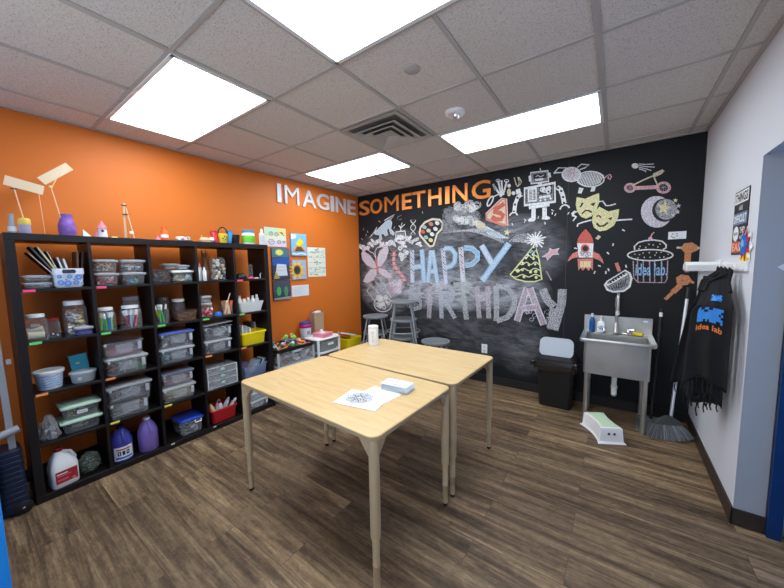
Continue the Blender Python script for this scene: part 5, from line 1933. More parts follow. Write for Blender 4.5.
tag(b.build('black_mask', None, (.33, -2.235, Z(0)), smooth=True), 'small black object at the left of the last top compartment', 'ornament')
t = thing('glass_tube', 'clear glass tube standing on a pink base in the last top compartment', 'glass tube', (.34, -2.132, Z(0)))
MB().use(HOTPINK).lathe([(.032, 0), (.034, .008), (.022, .016), (.018, .02)], seg=16).build('base', t, smooth=True)
MB().use(C_JAR).lathe([(.020, .02), (.020, .14), (.017, .15)], seg=16).build('tube', t, smooth=True)
tag(MB().use(WHT).lathe([(.024, 0), (.026, .006), (.01, .012)], seg=14).build('white_dish', None, (.35, -2.075, Z(0)), smooth=True), 'tiny white dish right of the pink based glass tube', 'dish')
tag(MB().use(LGREY).tube([(0, 0, 0), (0, 0, .05), (0, .01, .055)], .005, 6).build('metal_pin', None, (.35, -2.03, Z(0)), smooth=True), 'thin metal pin standing at the end of the top shelf row', 'pin')

# ---- second row
jar(-3.676, .335, Z(1), .050, .175, 'white lidded jar of rolled fabric at the left of the second shelf row', WHT, square=True)
b = MB().use(flat('roll_cream', (.62, .56, .42), .8))
b.tube([(.008, -.038, .028), (.008, .038, .026)], .028, 12).tube([(-.012, -.034, .06), (.012, .034, .066)], .02, 12)
b.use(flat('roll_taupe', (.30, .26, .22), .8)).tube([(.0, -.022, .09), (0, .022, .085)], .02, 12)
tag(b.build('fabric_roll', None, (.335, -3.682, Z(1) + .006), smooth=True), 'cream and taupe rolls inside the leftmost white lidded jar', 'fabric rolls')
jar(-3.598, .33, Z(1), .034, .135, 'small red lidded jar between two white lidded jars', DRED)
jumble((.31, -3.615, Z(1) + .008), (.35, -3.58, Z(1) + .04), [DGREY, LGREY, DRED], 14, 'beads in the small red lidded jar', 22, 'ball', .014)
jar(-3.482, .30, Z(1), .060, .245, 'tall white lidded jar of buttons on the second shelf row', WHT, square=True)
jumble((.26, -3.522, Z(1) + .01), (.34, -3.442, Z(1) + .165), [CREAM, LGREY, TAN, WHT, LYEL], 90, 'pale buttons and shells in the tall jar', 23, 'disc', .028)
jumble((.26, -3.522, Z(1) + .165), (.34, -3.442, Z(1) + .178), [flat('copper_bits', (.42, .15, .06))], 20, 'copper coloured strips on top of the buttons in the tall jar', 24, 'disc', .03)
storage_bin(1, -3.500, -3.405, Z(1), .062, .08, 'small indigo box in front of the tall jar of buttons', C_LID, flat('indigo_box', (.05, .06, .20)), 'storage_box', .96, False, .405, group=None)


def pens(y, x, z, r, n, h, cols, group, lab, seed, cat='marker', name='marker', lean=.3):
    """Pens or crayons standing loose in a jar, each one its own thing."""
    q = random.Random(seed)
    proto = {}
    for k in range(n):
        m, nm = cols[k % len(cols)]
        if m not in proto:
            b = MB().use(m)
            b.tube([(0, 0, 0), (0, 0, h * .72)], .0075, 7)
            b.use(m if cat == 'crayon' else WHT if nm != 'white' else GREY).tube([(0, 0, h * .72), (0, 0, h * .96), (0, 0, h)], [.008, .008, .004], 7)
            o = b.build(name)
            proto[m] = o
        else:
            o = proto[m].copy()
            COL.objects.link(o)
        a = q.uniform(0, 6.28)
        rr = r * math.sqrt(q.random()) * .62
        o.location = (x + rr * math.cos(a), y + rr * math.sin(a), z + .006)
        o.rotation_euler = (q.uniform(-lean, lean), q.uniform(-lean * .5, lean * .5), q.uniform(0, 3))
        tag(o, nm + ' ' + lab, cat, group)


jar(-3.322, .34, Z(1), .052, .178, 'white lidded jar of green and blue markers on the second shelf row', WHT, square=True)
pens(-3.322, .34, Z(1), .052, 14, .135, ((GRN, 'green'), (BLU, 'blue'), (LGRN, 'light green'), (TEAL, 'teal'), (LYEL, 'yellow')), 'markers in the green marker jar', 'marker in the jar of green and blue markers', 31)
jar(-3.170, .335, Z(1), .062, .178, 'white lidded jar of pale striped markers on the second shelf row', WHT, square=True)
pens(-3.170, .335, Z(1), .066, 18, .140, ((WHT, 'white'), (LGREY, 'grey'), (DRED, 'dark red'), (LBLU, 'light blue'), (PINK, 'pink')), 'markers in the pale marker jar', 'marker in the jar of pale markers', 32, lean=.4)
jar(-3.125, .20, Z(1), .060, .24, 'tall jar standing behind the jar of pale markers', C_LID, C_TUB)
# pencil cup and scissors
t = thing('pencil_cup', 'clear cup of scissors and pens at the left of the third second row compartment', 'cup', (.345, -2.960, Z(1)))
MB().use(C_JAR).lathe([(.044, 0), (.046, .005), (.052, .12)], seg=20, cap1=False).build('body', t, smooth=True)
pens(-2.960, .345, Z(1), .045, 9, .155, ((YEL, 'yellow'), (GRN, 'green'), (MINT, 'mint'), (M_BLACK, 'black'), (ORA, 'orange')), 'pens in the scissors cup', 'pen in the clear cup with scissors', 33, 'pen', 'pen')
jar(-2.80, .26, Z(1), .055, .19, 'white lidded jar behind the brown basket', WHT, C_DARK)
t = thing('basket', 'small clear brown basket in front of a white lidded jar', 'basket', (.345, -2.785, Z(1)), 0)
MB().use(clear('amber_plastic', (.16, .09, .06), .55)).loft([rrect(.10, .14, .015, 0), rrect(.12, .172, .018, .082), rrect(.126, .178, .018, .084), rrect(.126, .178, .018, .09)], True, False).build('body', t, smooth=True)
jumble((.31, -2.84, Z(1) + .008), (.38, -2.73, Z(1) + .06), [BRN, TAN, DGREY], 40, 'brown sticks in the small clear brown basket', 25, 'stick', .03)
tag(MB().use(C_DARK).lathe([(.05, 0), (.052, .01), (.052, .20), (.04, .22)], seg=18).build('dark_jar', None, (.20, -2.90, Z(1)), smooth=True), 'tall dark jar at the back behind the scissors cup', 'jar')
t = jar(-2.600, .34, Z(1), .058, .135, 'clear lidded jar of red and white sweets on the second shelf row', C_LID)
jumble((.30, -2.64, Z(1) + .008), (.38, -2.56, Z(1) + .085), [RED, RED, WHT, PINK], 60, 'red and white pieces in the clear lidded jar', 26, 'ball', .024)
storage_bin(1, -2.655, -2.555, Z(1) + .1365, .07, .09, 'small clear box on the jar of red and white pieces', C_LID, None, 'storage_box', .9, False, .375, inner=([LGREY, GREY], 8, 'box', .02, 'grey bits in the small clear box over the red jar', .5))
tag(MB().use(BLU).loft([rrect(.05, .06, .02, 0), rrect(.056, .066, .02, .02), rrect(.03, .04, .015, .04)]).build('blue_lump', None, (.375, -2.51, Z(1)), smooth=True), 'small blue lump of clay beside the crayon cup', 'clay')
t = thing('crayon_cup', 'clear cup full of orange crayons and pencils on the second shelf row', 'cup', (.345, -2.408, Z(1)))
MB().use(C_JAR).lathe([(.050, 0), (.052, .005), (.058, .125)], seg=20, cap1=False).build('body', t, smooth=True)
pens(-2.408, .345, Z(1), .056, 20, .135, ((ORA, 'orange'), (flat('terracotta', (.50, .17, .06)), 'terracotta'), (TAN, 'tan'), (ORA, 'orange'), (CREAM, 'cream')), 'crayons in the crayon cup', 'crayon in the full crayon cup', 34, 'crayon', 'crayon', .2)
tag(MB().use(CREAM).tube([(0, -.02, 0), (0, .05, .20)], .006, 8).build('paint_stick', None, (.35, -2.42, Z(1) + .01), smooth=True), 'long cream stick leaning out of the crayon cup', 'stick')
t = thing('basket', 'white basket of bottles at the right end of the second shelf row', 'basket', (.315, -2.165, Z(1)), 0)
MB().use(clear('milky_white_basket', (.78, .80, .82), .75, .35)).loft([rrect(.13, .22, .02, 0), rrect(.16, .272, .024, .095), rrect(.17, .28, .024, .097), rrect(.17, .28, .024, .104)], True, False).build('body', t, smooth=True)
for k, (yy, h_, m, lab) in enumerate(((-.095, .165, WHT, 'leftmost white bottle'), (-.045, .160, CREAM, 'cream bottle'), (.0, .14, LGREY, 'grey bottle'), (.05, .158, WHT, 'right white bottle'), (.098, .165, flat('bottle_ice', (.62, .70, .78)), 'icy blue bottle'))):
    tb = thing('craft_bottle', lab + ' in the white basket of the second shelf row', 'bottle', (.32, -2.165 + yy, Z(1) + .006), 0, 'bottles in the white basket')
    MB().use(m).lathe([(.019, 0), (.021, .004), (.021, h_ * .72), (.010, h_ * .84)], seg=14).build('body', tb, smooth=True)
    MB().use(WHT if k != 1 else DRED).lathe([(.012, h_ * .84), (.012, h_)], seg=10).build('cap', tb, smooth=True)

# ---- third row
t = thing('bucket', 'white lidded tub with blue printed waves at the left of the third shelf row', 'bucket', (.31, -3.642, Z(2)))
MB().use(flat('tub_white', (.66, .72, .80), .4)).lathe([(.058, 0), (.060, .004), (.069, .105)], seg=30).build('body', t, smooth=True)
MB().use(WHT).lathe([(.075, .105), (.077, .109), (.077, .125), (.072, .128), (.066, .122), (0.001, .122)], seg=30, cap1=False).build('lid', t, smooth=True)
pb = MB()
for k in range(5):
    pb.use(LBLU if k % 2 else flat('wave_blue', (.30, .45, .70)))
    r_ = lambda z: .0605 + .009 * z / .105
    lo_, hi_ = [], []
    for i in range(19):
        a = -1.5 + 3.0 * i / 18
        z = .02 + .017 * k + .004 * math.sin(a * 6 + k)
        lo_.append(Vector((r_(z) * math.cos(a), r_(z) * math.sin(a), z)))
        hi_.append(Vector((r_(z + .007) * math.cos(a), r_(z + .007) * math.sin(a), z + .007)))
    pb.loft([lo_, hi_], False, False, False)
pb.build('wave_print', t, smooth=True)
b = MB().use(flat('teal_card', (.03, .30, .42)))
R = Matrix.Rotation(.10, 3, 'X') @ Matrix.Rotation(-.12, 3, 'Y')
b.box((0, 0, .085), (.03, .095, .17), R)
b.use(LBLU).box((.022, 0.01, .05), (.002, .03, .03), R).use(LYEL).box((.022, -.012, .11), (.002, .02, .008), R)
tag(b.build('card_box', None, (.24, -3.475, Z(2) + .016)), 'teal blue card box standing behind the grey lidded tub', 'box')
t = thing('food_tub', 'oval grey tub with a flat grey lid in front of the teal box', 'tub', (.325, -3.475, Z(2)))
MB().use(clear('grey_tub', (.42, .46, .48), .8, .35)).lathe([(.055, 0), (.058, .004), (.064, .062)], seg=26, sy=1.08).build('body', t, smooth=True)
MB().use(flat('tub_lid_grey', (.42, .47, .50), .4)).lathe([(.068, .060), (.070, .064), (.070, .074), (.064, .078), (.001, .078)], seg=26, sy=1.08, cap1=False).build('lid', t, smooth=True)
lb_ = MB().use(LGREY)
lb_.box((.061, -.03, .035), (.002, .02, .02), Matrix.Rotation(-.45, 3, 'Z'))
lb_.build('label', t)

BIG = [  # row, y0, y1, dz, h, label, lid, body, contents
    (2, -3.362, -3.094, 0, .135, 'lower wide clear box of pink and green strips, third row', C_LID, None, ([PINK, flat('dusty_pink', (.55, .32, .35)), GRN, LGREY, CREAM], 44, 'stick', .06, 'pink and green strips in the lower wide clear box', .8)),
    (2, -3.372, -3.112, .137, .120, 'upper wide clear box with open top in the third row', None, None, ([flat('dusty_pink', (.55, .32, .35)), LGREY, PINK], 40, 'sheet', .04, 'folded pink cloth in the upper open clear box', .45)),
    (2, -3.012, -2.742, 0, .128, 'lower clear box under the blue lidded box, third row', C_LID, None, ([GREY, DGREY, LGREY, LBLU, TEAL], 30, 'curl', .04, 'grey hoops and cables in the box under the blue lid', .75)),
    (2, -3.008, -2.736, .130, .140, 'blue lidded clear box stacked on another in the third row', flat('periwinkle_lid', (.08, .13, .45), .35), None, ([GREY, PUR, LGREY, DGREY], 22, 'mix', .045, 'grey and violet bits in the blue lidded box', .7)),
    (2, -2.660, -2.398, 0, .125, 'lower clear box in the fourth compartment of the third row', C_LID, None, ([GREY, DGREY, LGREY, TEAL], 14, 'mix', .05, 'grey parts in the lower fourth box of the third row', .5)),
    (2, -2.658, -2.388, .127, .125, 'upper clear box of coiled grey tubing in the fourth compartment of the third row', None, None, ([LGREY, GREY, NAVY, WHT], 22, 'curl', .07, 'coiled tubing in the upper fourth box of the third row', .85)),
    (3, -3.370, -3.105, 0, .125, 'lower dim clear box of the second stack in the fourth shelf row', None, None, ([flat('dim_plum', (.20, .14, .17)), GREY, LGREY], 40, 'sheet', .04, 'folded dark cloth in the lower dim clear box', .6)),
    (3, -3.372, -3.082, .128, .130, 'upper clear box with clip lid of the second stack in the fourth shelf row', C_LID, None, ([GREY, DGREY, LGREY, BRN], 24, 'curl', .045, 'dark rings in the upper clip lidded box', .7)),
    (3, -3.020, -2.755, 0, .130, 'lower clear box of cream felt under the pink felt box', C_LID, None, ([CREAM, LYEL, TAN], 20, 'sheet', .045, 'cream felt sheets in the lower clear box', .75)),
    (3, -3.016, -2.762, .132, .130, 'upper clear box of pink felt sheets in the fourth shelf row', clear('dim_blue_lid', (.30, .34, .50), .45), None, ([flat('felt_rose', (.50, .16, .22)), flat('felt_pale', (.55, .38, .40)), LGREY, flat('felt_rose', (0, 0, 0))], 16, 'sheet', .045, 'pink felt sheets stacked in the upper clear box', .55)),
]
for r, y0, y1, dz, h_, lab, lid, body, inn in BIG:
    storage_bin(r, y0, y1, Z(r) + dz, h_, .30, lab, lid, body, 'storage_box', .90, True, .400, inner=inn)
# loose lid lying tilted on the coiled tubing box
b = MB().use(C_LID)
b.loft([rrect(.28, .275, .02, 0), rrect(.286, .28, .022, .006), rrect(.27, .265, .02, .009)])
o = b.build('loose_lid', None, (.25, -2.515, Z(2) + .272), smooth=True)
o.rotation_euler = (.06, 0, 0)
tag(o, 'loose milky lid lying tilted on the box of coiled tubing', 'lid')


def solid_bin(y0, y1, z, h, m, label, name='plastic_bin'):
    w = y1 - y0
    t = thing(name, label, 'bin', (.30, (y0 + y1) / 2, z), 0)
    b = MB().use(m)
    b.loft([rrect(.17, w * .86, .02, 0), rrect(.175, w * .88, .022, .005), rrect(.20, w - .012, .024, h - .014), rrect(.208, w, .024, h - .012), rrect(.208, w, .024, h), rrect(.2, w - .01, .022, h), rrect(.17, w * .86, .02, .01)], True, False)
    b.build('body', t, smooth=True)
    r_ = MB().use(m)
    r_.loft([rrect(.212, w + .006, .024, h - .018), rrect(.214, w + .008, .024, h - .004), rrect(.208, w, .024, h + .002), rrect(.2, w - .008, .022, h + .002)], False, False)
    r_.build('rim', t, smooth=True)
    return t


solid_bin(-2.300, -2.022, Z(2), .135, YEL, 'bright yellow plastic bin of papers on the third shelf row')
for k, (yy, lean, hh, m, lab) in enumerate(((-.10, .05, .20, M_PAPER, 'leftmost white booklet standing in the yellow bin'), (-.075, -.06, .19, WHT, 'second white booklet standing in the yellow bin'),
                                           (-.05, .08, .185, LGREY, 'grey booklet standing in the yellow bin'), (-.025, .02, .17, M_PAPER, 'fourth white booklet standing in the yellow bin'))):
    b = MB().use(m)
    R = Matrix.Rotation(lean, 3, 'X')
    b.box(R @ Vector((0, 0, hh / 2)), (.13, .012, hh), R)
    tag(b.build('booklet', None, (.30, -2.161 + yy, Z(2) + .012)), lab, 'booklet', 'booklets in the yellow bin')
for k, (yy, hh, m, lab) in enumerate(((-2.075, .200, DGREY, 'dark grey framed board leaning behind the yellow bin'), (-2.045, .205, GREY, 'mid grey board at the right behind the yellow bin'), (-2.024, .198, WHT, 'white board at the far right behind the yellow bin'))):
    b = MB().use(m)
    R = Matrix.Rotation(.06, 3, 'X')
    b.box((0, 0, hh / 2 + .002), (.16, .008, hh), R)
    tag(b.build('flat_board', None, (.12, yy, Z(2))), lab, 'board', 'boards behind the yellow bin')

# ---- fourth row
b = MB().use(C_BAG)
q = random.Random(17)
lp = []
for z, s_ in ((0, .8), (.02, 1.05), (.07, 1.0), (.12, .8), (.15, .5), (.165, .3)):
    lp.append([Vector((.045 * s_ * math.cos(i * PI / 9) * q.uniform(.62, 1.18), .048 * s_ * math.sin(i * PI / 9) * q.uniform(.62, 1.18), max(0, z + q.uniform(-.008, .008)) if z else 0)) for i in range(18)])
b.loft(lp)
tag(b.build('plastic_bag', None, (.345, -3.672, Z(3))), 'crinkled clear bag of grey stuff at the left of the fourth shelf row', 'bag')
jumble((.318, -3.695, Z(3) + .006), (.372, -3.65, Z(3) + .09), [LGREY, GREY, DGREY], 30, 'grey scraps inside the crinkled clear bag', 27, 'box', .03)
storage_bin(3, -3.625, -3.402, Z(3), .095, .20, 'lower mint lidded tub in the first compartment of the fourth row', flat('mint_lid', (.52, .72, .56), .4), C_TUB, 'storage_box', .80, False, .395, inner=([CREAM, GREY, TAN], 30, 'mix', .035, 'pale pieces in the lower mint lidded tub', .7))
storage_bin(3, -3.615, -3.405, Z(3) + .096, .105, .20, 'upper mint lidded tub with a paper label, fourth row', MATS['mint_lid'], C_TUB, 'storage_box', .82, False, .395, sticker=True, inner=([LYEL, GREY, TAN, DGREY], 30, 'curl', .03, 'yellowish coils in the upper mint lidded tub', .6))
# drawer organiser
t = thing('drawer_organiser', 'small clear three drawer organiser with pale frame in the fourth shelf row', 'drawer unit', (.27, -2.510, Z(3)))
fb = MB().use(C_BIN)
w2, hh = .142, .205
for s_ in (-1, 1):
    fb.box((0, s_ * w2, hh / 2), (.24, .006, hh))
for z in (.003, hh - .003):
    fb.box((0, 0, z), (.24, 2 * w2, .006))
fb.use(LGREY)
for s_ in (-1, 1):
    fb.box((.119, s_ * (w2 - .002), hh / 2), (.006, .012, hh))
for z in (.004, .071, .137, hh - .004):
    fb.box((.119, 0, z), (.006, 2 * w2, .006))
fb.build('frame', t, bevel=.003)
for k in range(3):
    z0 = .010 + .066 * k
    db = MB().use(C_BIN)
    db.box((.117, 0, z0 + .028), (.006, 2 * w2 - .016, .056))
    db.box((0, 0, z0 + .003), (.228, 2 * w2 - .018, .003))
    d_ = db.build('drawer', t, bevel=.002)
    MB().use(flat('knob_mint', (.40, .58, .56))).lathe([(.020, 0), (.020, .008), (.014, .012)], c=(.120, 0, z0 + .030), rot=Matrix.Rotation(PI / 2, 3, 'Y'), seg=14, sx=.6).build('knob', d_, smooth=True)
    jumble((.18, -2.63, Z(3) + z0 + .008), (.365, -2.40, Z(3) + z0 + .034), [DGREY, DGREY, GREY, (TAN, BRN, CREAM)[k]], 16, ('grey bits in the bottom drawer', 'brown bits in the middle drawer', 'cream bits in the top drawer')[k] + ' of the clear organiser', 40 + k, 'mix', .03)
storage_bin(3, -2.296, -2.020, Z(3), .12, .24, 'bluish clear open bin of papers in the last fourth row compartment', None, C_BLUE, 'storage_box', .88, False, .395)
for k in range(6):
    b = MB().use((M_PAPER, LGREY, LBLU, NAVY, WHT, GREY)[k])
    R = Matrix.Rotation((-.50, -.48, -.46, -.44, -.42, -.40)[k], 3, 'X')
    b.box(R @ Vector((0, 0, .075)), (.13, .004, .15), R)
    tag(b.build('paper_pad', None, (.28, (-2.185, -2.163, -2.141, -2.119, -2.097, -2.075)[k], Z(3) + .014)), ('white', 'pale grey', 'light blue', 'navy', 'bright white', 'mid grey')[k] + ' pad leaning in the bluish open bin', 'pad', 'pads in the bluish bin')

# ---- bottom row
t = thing('jug', 'white plastic gallon jug with a red label on the bottom shelf', 'jug', (.345, -3.632, Z(4)), math.radians(8))
b = MB().use(flat('jug_white', (.78, .79, .80), .35))
b.loft([rrect(.115, .135, .03, 0, 5), rrect(.122, .142, .032, .006, 5), rrect(.122, .142, .032, .135, 5), rrect(.116, .136, .032, .150, 5), rrect(.09, .10, .03, .200, 5, (0, -.008)), rrect(.05, .052, .024, .236, 5, (0, -.014)), rrect(.042, .042, .02, .244, 5, (0, -.014))], True, True)
b.build('body', t, smooth=True)
MB().use(flat('jug_white', (0, 0, 0))).tube([(.0, .005, .232), (.0, .045, .215), (.0, .066, .165), (.0, .062, .145)], .011, 10).build('handle', t, smooth=True)
MB().use(DRED).lathe([(.022, .244), (.023, .246), (.023, .262), (.020, .265)], c=(0, -.014, 0), seg=16).build('cap', t, smooth=True)
lb_ = MB().use(flat('label_red', (.36, .02, .03), .4))
lb_.box((.0615, 0, .075), (.002, .112, .085))
lb_.use(WHT).box((.0630, -.022, .098), (.001, .055, .006)).use(PINK).box((.0630, -.012, .084), (.001, .07, .004)).box((.0630, -.02, .060), (.001, .055, .003)).box((.0630, -.02, .052), (.001, .055, .003)).box((.063, .035, .044), (.001, .016, .010))
lb_.build('label', t)
b = MB().use(clear('greenish_bag', (.20, .24, .19), .35, .12))
q = random.Random(19)
lp = []
for z, s_ in ((0, .7), (.015, 1.0), (.06, 1.1), (.10, .95), (.13, .6), (.14, .3)):
    lp.append([Vector((.055 * s_ * math.cos(i * PI / 9) * q.uniform(.65, 1.18), .062 * s_ * math.sin(i * PI / 9) * q.uniform(.7, 1.15), max(.0, z + q.uniform(-.006, .006)) if z else 0)) for i in range(18)])
b.loft(lp)
tag(b.build('plastic_bag', None, (.31, -3.490, Z(4))), 'greenish clear plastic bag beside the white jug on the bottom shelf', 'bag')
jumble((.275, -3.53, Z(4) + .006), (.345, -3.455, Z(4) + .09), [DGREY, GREY, flat('moss', (.16, .20, .13))], 30, 'dark leaves inside the greenish clear bag', 28, 'curl', .03)


def round_jug(y, x, m, cap, label, print_):
    t = thing('jug', label, 'jug', (x, y, Z(4)), 0, None)
    r = .070
    MB().use(m).lathe([(r * .93, 0), (r, .008), (r, .145), (r * .97, .165), (r * .72, .215), (r * .36, .248), (r * .30, .252), (r * .30, .26)], seg=30).build('body', t, smooth=True)
    MB().use(m).tube([(.028, 0, .245), (.058, 0, .222), (.070, 0, .18), (.066, 0, .155)], .010, 10).build('handle', t, smooth=True)
    MB().use(cap).lathe([(.024, .256), (.025, .258), (.025, .272), (.022, .275)], seg=16).build('cap', t, smooth=True)
    if print_:
        lb = MB().use(M_PAPER)

        def patch(m_, a0, a1, z0, z1, off):
            lb.use(m_)
            A = [a0 + (a1 - a0) * i / 10 for i in range(11)]
            lb.loft([[Vector(((r + off) * math.cos(a), (r + off) * math.sin(a), z)) for a in A] for z in (z0, z1)], False, False, False)
        patch(M_PAPER, -.95, .85, .02, .125, .001)
        patch(DRED, -.7, .6, .100, .110, .0016)
        for a0, a1 in ((-.6, -.3), (-.2, .05), (.15, .45)):
            patch(NAVY, a0, a1, .058, .092, .0016)
        patch(PAPERG, -.5, -.4, .065, .085, .0022)
        patch(PAPERG, .22, .36, .072, .082, .0022)
        patch(BLU, -.8, .7, .030, .046, .0016)
        lb.build('label', t, smooth=True)
    return t


PAPERG = LGREY
round_jug(-3.303, .335, flat('jug_blue', (.045, .05, .30), .3), NAVY, 'dark blue round gallon jug with a white label on the bottom shelf', True)
round_jug(-3.128, .335, flat('jug_lavender', (.19, .13, .44), .35), WHT, 'plain lavender round gallon jug on the bottom shelf', False)
t = storage_bin(4, -2.905, -2.712, Z(4), .145, .24, 'clear box with a bright blue lid and white clips on the bottom shelf', flat('royal_blue_lid', (.015, .06, .48), .3), None, 'storage_box', .88, False, .395, inner=([LGREY, GREY, WHT], 30, 'mix', .04, 'pale bits in the bright blue lidded box', .6))
k = MB().use(WHT)
k.tube([(.122, .02, .122), (.130, .02, .10), (.130, .07, .10), (.122, .07, .122)], .005, 8)
k.build('clip', t, smooth=True)
solid_bin(-2.642, -2.392, Z(4), .135, flat('bin_red', (.45, .012, .02), .35), 'deep red plastic bin of paint bottles on the bottom shelf')
for k, (yy, xx, lean, m, cap, lab) in enumerate(((-.085, .04, -.3, flat('paint_cream', (.70, .62, .34)), LYEL, 'cream paint bottle with a yellow cap'), (-.04, .0, .2, WHT, WHT, 'white paint bottle in the middle left'), (.0, .03, -.15, WHT, DRED, 'white paint bottle with a red cap'),
                                                (.04, -.01, .5, M_PAPER, LGREY, 'white paint bottle leaning right'), (.078, .03, .7, LGREY, WHT, 'pale grey paint bottle leaning furthest right'))):
    tb = thing('paint_bottle', lab + ' in the deep red bin', 'bottle', (.30 + xx, -2.517 + yy * .8, Z(4) + .06), 0, 'paint bottles in the red bin')
    tb.rotation_euler = (-lean, 0, 0)
    MB().use(m).lathe([(.019, 0), (.021, .004), (.021, .095), (.012, .112)], seg=14).build('body', tb, smooth=True)
    MB().use(cap).lathe([(.013, .112), (.013, .125), (.006, .138)], seg=12).build('cap', tb, smooth=True)
storage_bin(4, -2.285, -2.030, Z(4), .085, .30, 'lower flat clear box behind the table leg on the bottom shelf', C_LID, None, 'storage_box', .95, True, .400, inner=([LGREY, GREY, WHT], 30, 'mix', .03, 'pale bits in the lower flat box behind the table leg', .6))
storage_bin(4, -2.285, -2.030, Z(4) + .087, .085, .30, 'upper flat clear box behind the table leg on the bottom shelf', C_LID, None, 'storage_box', .95, True, .400, inner=([LGREY, GREY, LBLU], 30, 'mix', .03, 'pale bits in the upper flat box behind the table leg', .6))

# ---- on top of the shelf unit
ZS = KT + .0008
t = thing('bottle_vase', 'slim grey bottle vase at the left end of the shelf top', 'vase', (.27, -3.722, ZS))
MB().use(GREY).lathe([(.018, 0), (.020, .01), (.018, .05), (.013, .085), (.012, .125), (.014, .132)], seg=18).build('body', t, smooth=True)
MB().use(LGREY).lathe([(.021, .018), (.0215, .03), (.0195, .05)], seg=12, cap0=False, cap1=False).build('band', t, smooth=True)
t = thing('painted_cup', 'plain lavender and yellow painted cup on the shelf top', 'cup', (.28, -3.668, ZS))
MB().use(flat('cup_lavender', (.34, .33, .50), .5)).lathe([(.026, 0), (.028, .004), (.028, .075)], seg=20).build('body', t, smooth=True)
MB().use(flat('cup_yellow', (.72, .52, .10), .5)).lathe([(.0285, .065), (.030, .07), (.030, .095), (.026, .106), (.012, .11)], seg=20).build('lid', t, smooth=True)
# two balsa board kinetic sculpture
t = thing('stick_sculpture', 'wooden stick sculpture carrying a wide balsa board, left on the shelf top', 'sculpture', (.25, -3.62, ZS))


def board(parent, cy, cz, w, h, ang, name='board'):
    b = MB().use(WOODL)
    R = Matrix.Rotation(ang, 3, 'X')
    b.box((0, cy, cz), (.006, w, h), R)
    return b.build(name, parent)


board(t, -.025, .330, .175, .062, -.22)
sk_ = MB().use(flat('stick_pale', (.80, .52, .30)))
sk_.tube([(.0, -.046, .10), (.004, -.073, .31)], .0035, 6)
sk_.tube([(.0, .045, .0), (.004, .035, .31)], .0018, 6)
sk_.build('stick', t)
bb = MB().use(DGREY)
bb.box((0, .045, .006), (.03, .04, .012)).box((.004, -.075, .298), (.01, .03, .008))
bb.build('base', t)
t = thing('stick_sculpture', 'stick with a tilted balsa board rising from the purple vase', 'sculpture', (.25, -3.47, ZS + .008))
board(t, -.022, .432, .20, .055, .74)
sk_ = MB().use(MATS['stick_pale'])
sk_.tube([(.0, -.01, .0), (0, -.02, .12), (.004, -.052, .325), (.0, -.02, .40)], .0035, 6)
sk_.build('stick', t)
MB().use(LYEL).lathe([(.008, -.006), (.010, 0), (.008, .006)], c=(.004, -.055, .335), seg=10).build('joint', t, smooth=True)
t = thing('flower_vase', 'purple crinkled vase on the shelf top', 'vase', (.24, -3.462, ZS))
MB().use(mat('crinkled_purple', (.21, .10, .42), .5, bump=.8, bscale=60, var=.3, vscale=25)).lathe([(.040, 0), (.043, .005), (.048, .045), (.046, .085), (.034, .125), (.030, .14), (.035, .160), (.033, .162), (.028, .145)], seg=26, cap1=False).build('body', t, smooth=True)
b = MB().use(flat('sail_mint', (.62, .70, .60)))
b.loft([[Vector(v) for v in ((-.02, -.022, 0), (.02, -.022, 0), (.02, .03, 0), (-.02, .03, 0))], [Vector(v) for v in ((-.004, -.02, .06), (.004, -.02, .06), (.004, -.01, .05), (-.004, -.01, .05))]])
tag(b.build('clay_boat', None, (.26, -3.365, ZS)), 'small pale mint clay wedge between the purple vase and pink tower', 'clay figure')
t = thing('clay_tower', 'white clay tower with a pink cone roof on the shelf top', 'clay figure', (.26, -3.275, ZS))
MB().use(flat('clay_white', (.78, .70, .76), .7)).lathe([(.030, 0), (.030, .01), (.026, .075)], seg=18).build('body', t, smooth=True)
MB().use(PINK).lathe([(.034, .075), (.028, .082), (.004, .130)], seg=18).build('roof', t, smooth=True)
MB().use(NAVY).lathe([(.009, 0), (.009, .003)], c=(.026, -.004, .055), rot=Matrix.Rotation(PI / 2, 3, 'Y'), seg=12).build('window', t)
bb = MB().use(PINK)
bb.lathe([(.010, 0), (.010, .04), (.003, .05)], c=(-.005, -.036, 0), seg=10)
bb.build('turret', t, smooth=True)
tag(MB().use(LYEL).loft([rrect(.03, .05, .01, 0), rrect(.02, .03, .008, .018)]).build('clay_scrap', None, (.26, -3.205, ZS), smooth=True), 'small yellow clay scrap right of the pink roofed tower', 'clay figure')
t = thing('stick_easel', 'narrow tripod of pale sticks on a dark tray, standing on the shelf top', 'sculpture', (.25, -3.11, ZS))
sk_ = MB().use(flat('stick_beige', (.72, .55, .36)))
sk_.tube([(0, -.025, .008), (.0, -.018, .29)], .004, 6).tube([(0, .035, .008), (.0, -.010, .29)], .004, 6).tube([(-.06, .0, .008), (0, -.014, .285)], .004, 6)
sk_.use(M_BLACK).box((0.003, -.016, .272), (.012, .034, .008)).box((.003, -.012, .20), (.012, .034, .008)).use(WHT).box((.003, .018, .06), (.006, .025, .018))
sk_.build('stick', t)
bb = MB().use(DGREY)
bb.lathe([(.10, 0), (.105, .006), (.105, .01)], seg=24, sx=.7)
bb.build('tray', t)
b = MB().use(PINK)
b.lathe([(.024, 0), (.006, .042)], seg=5)
tag(b.build('clay_cone', None, (.26, -2.915, ZS), smooth=True), 'small pink paper cone left of the orange tub', 'clay figure')
t = thing('spray_bottle', 'orange and white glue bottle on the shelf top', 'bottle', (.26, -2.864, ZS))
MB().use(flat('bright_orange', (.85, .13, .02), .4)).lathe([(.026, 0), (.028, .004), (.028, .085), (.020, .1)], seg=18).build('body', t, smooth=True)
MB().use(WHT).lathe([(.0285, .03), (.0287, .032), (.0287, .055), (.0285, .057)], seg=18, cap0=False, cap1=False).build('label', t)
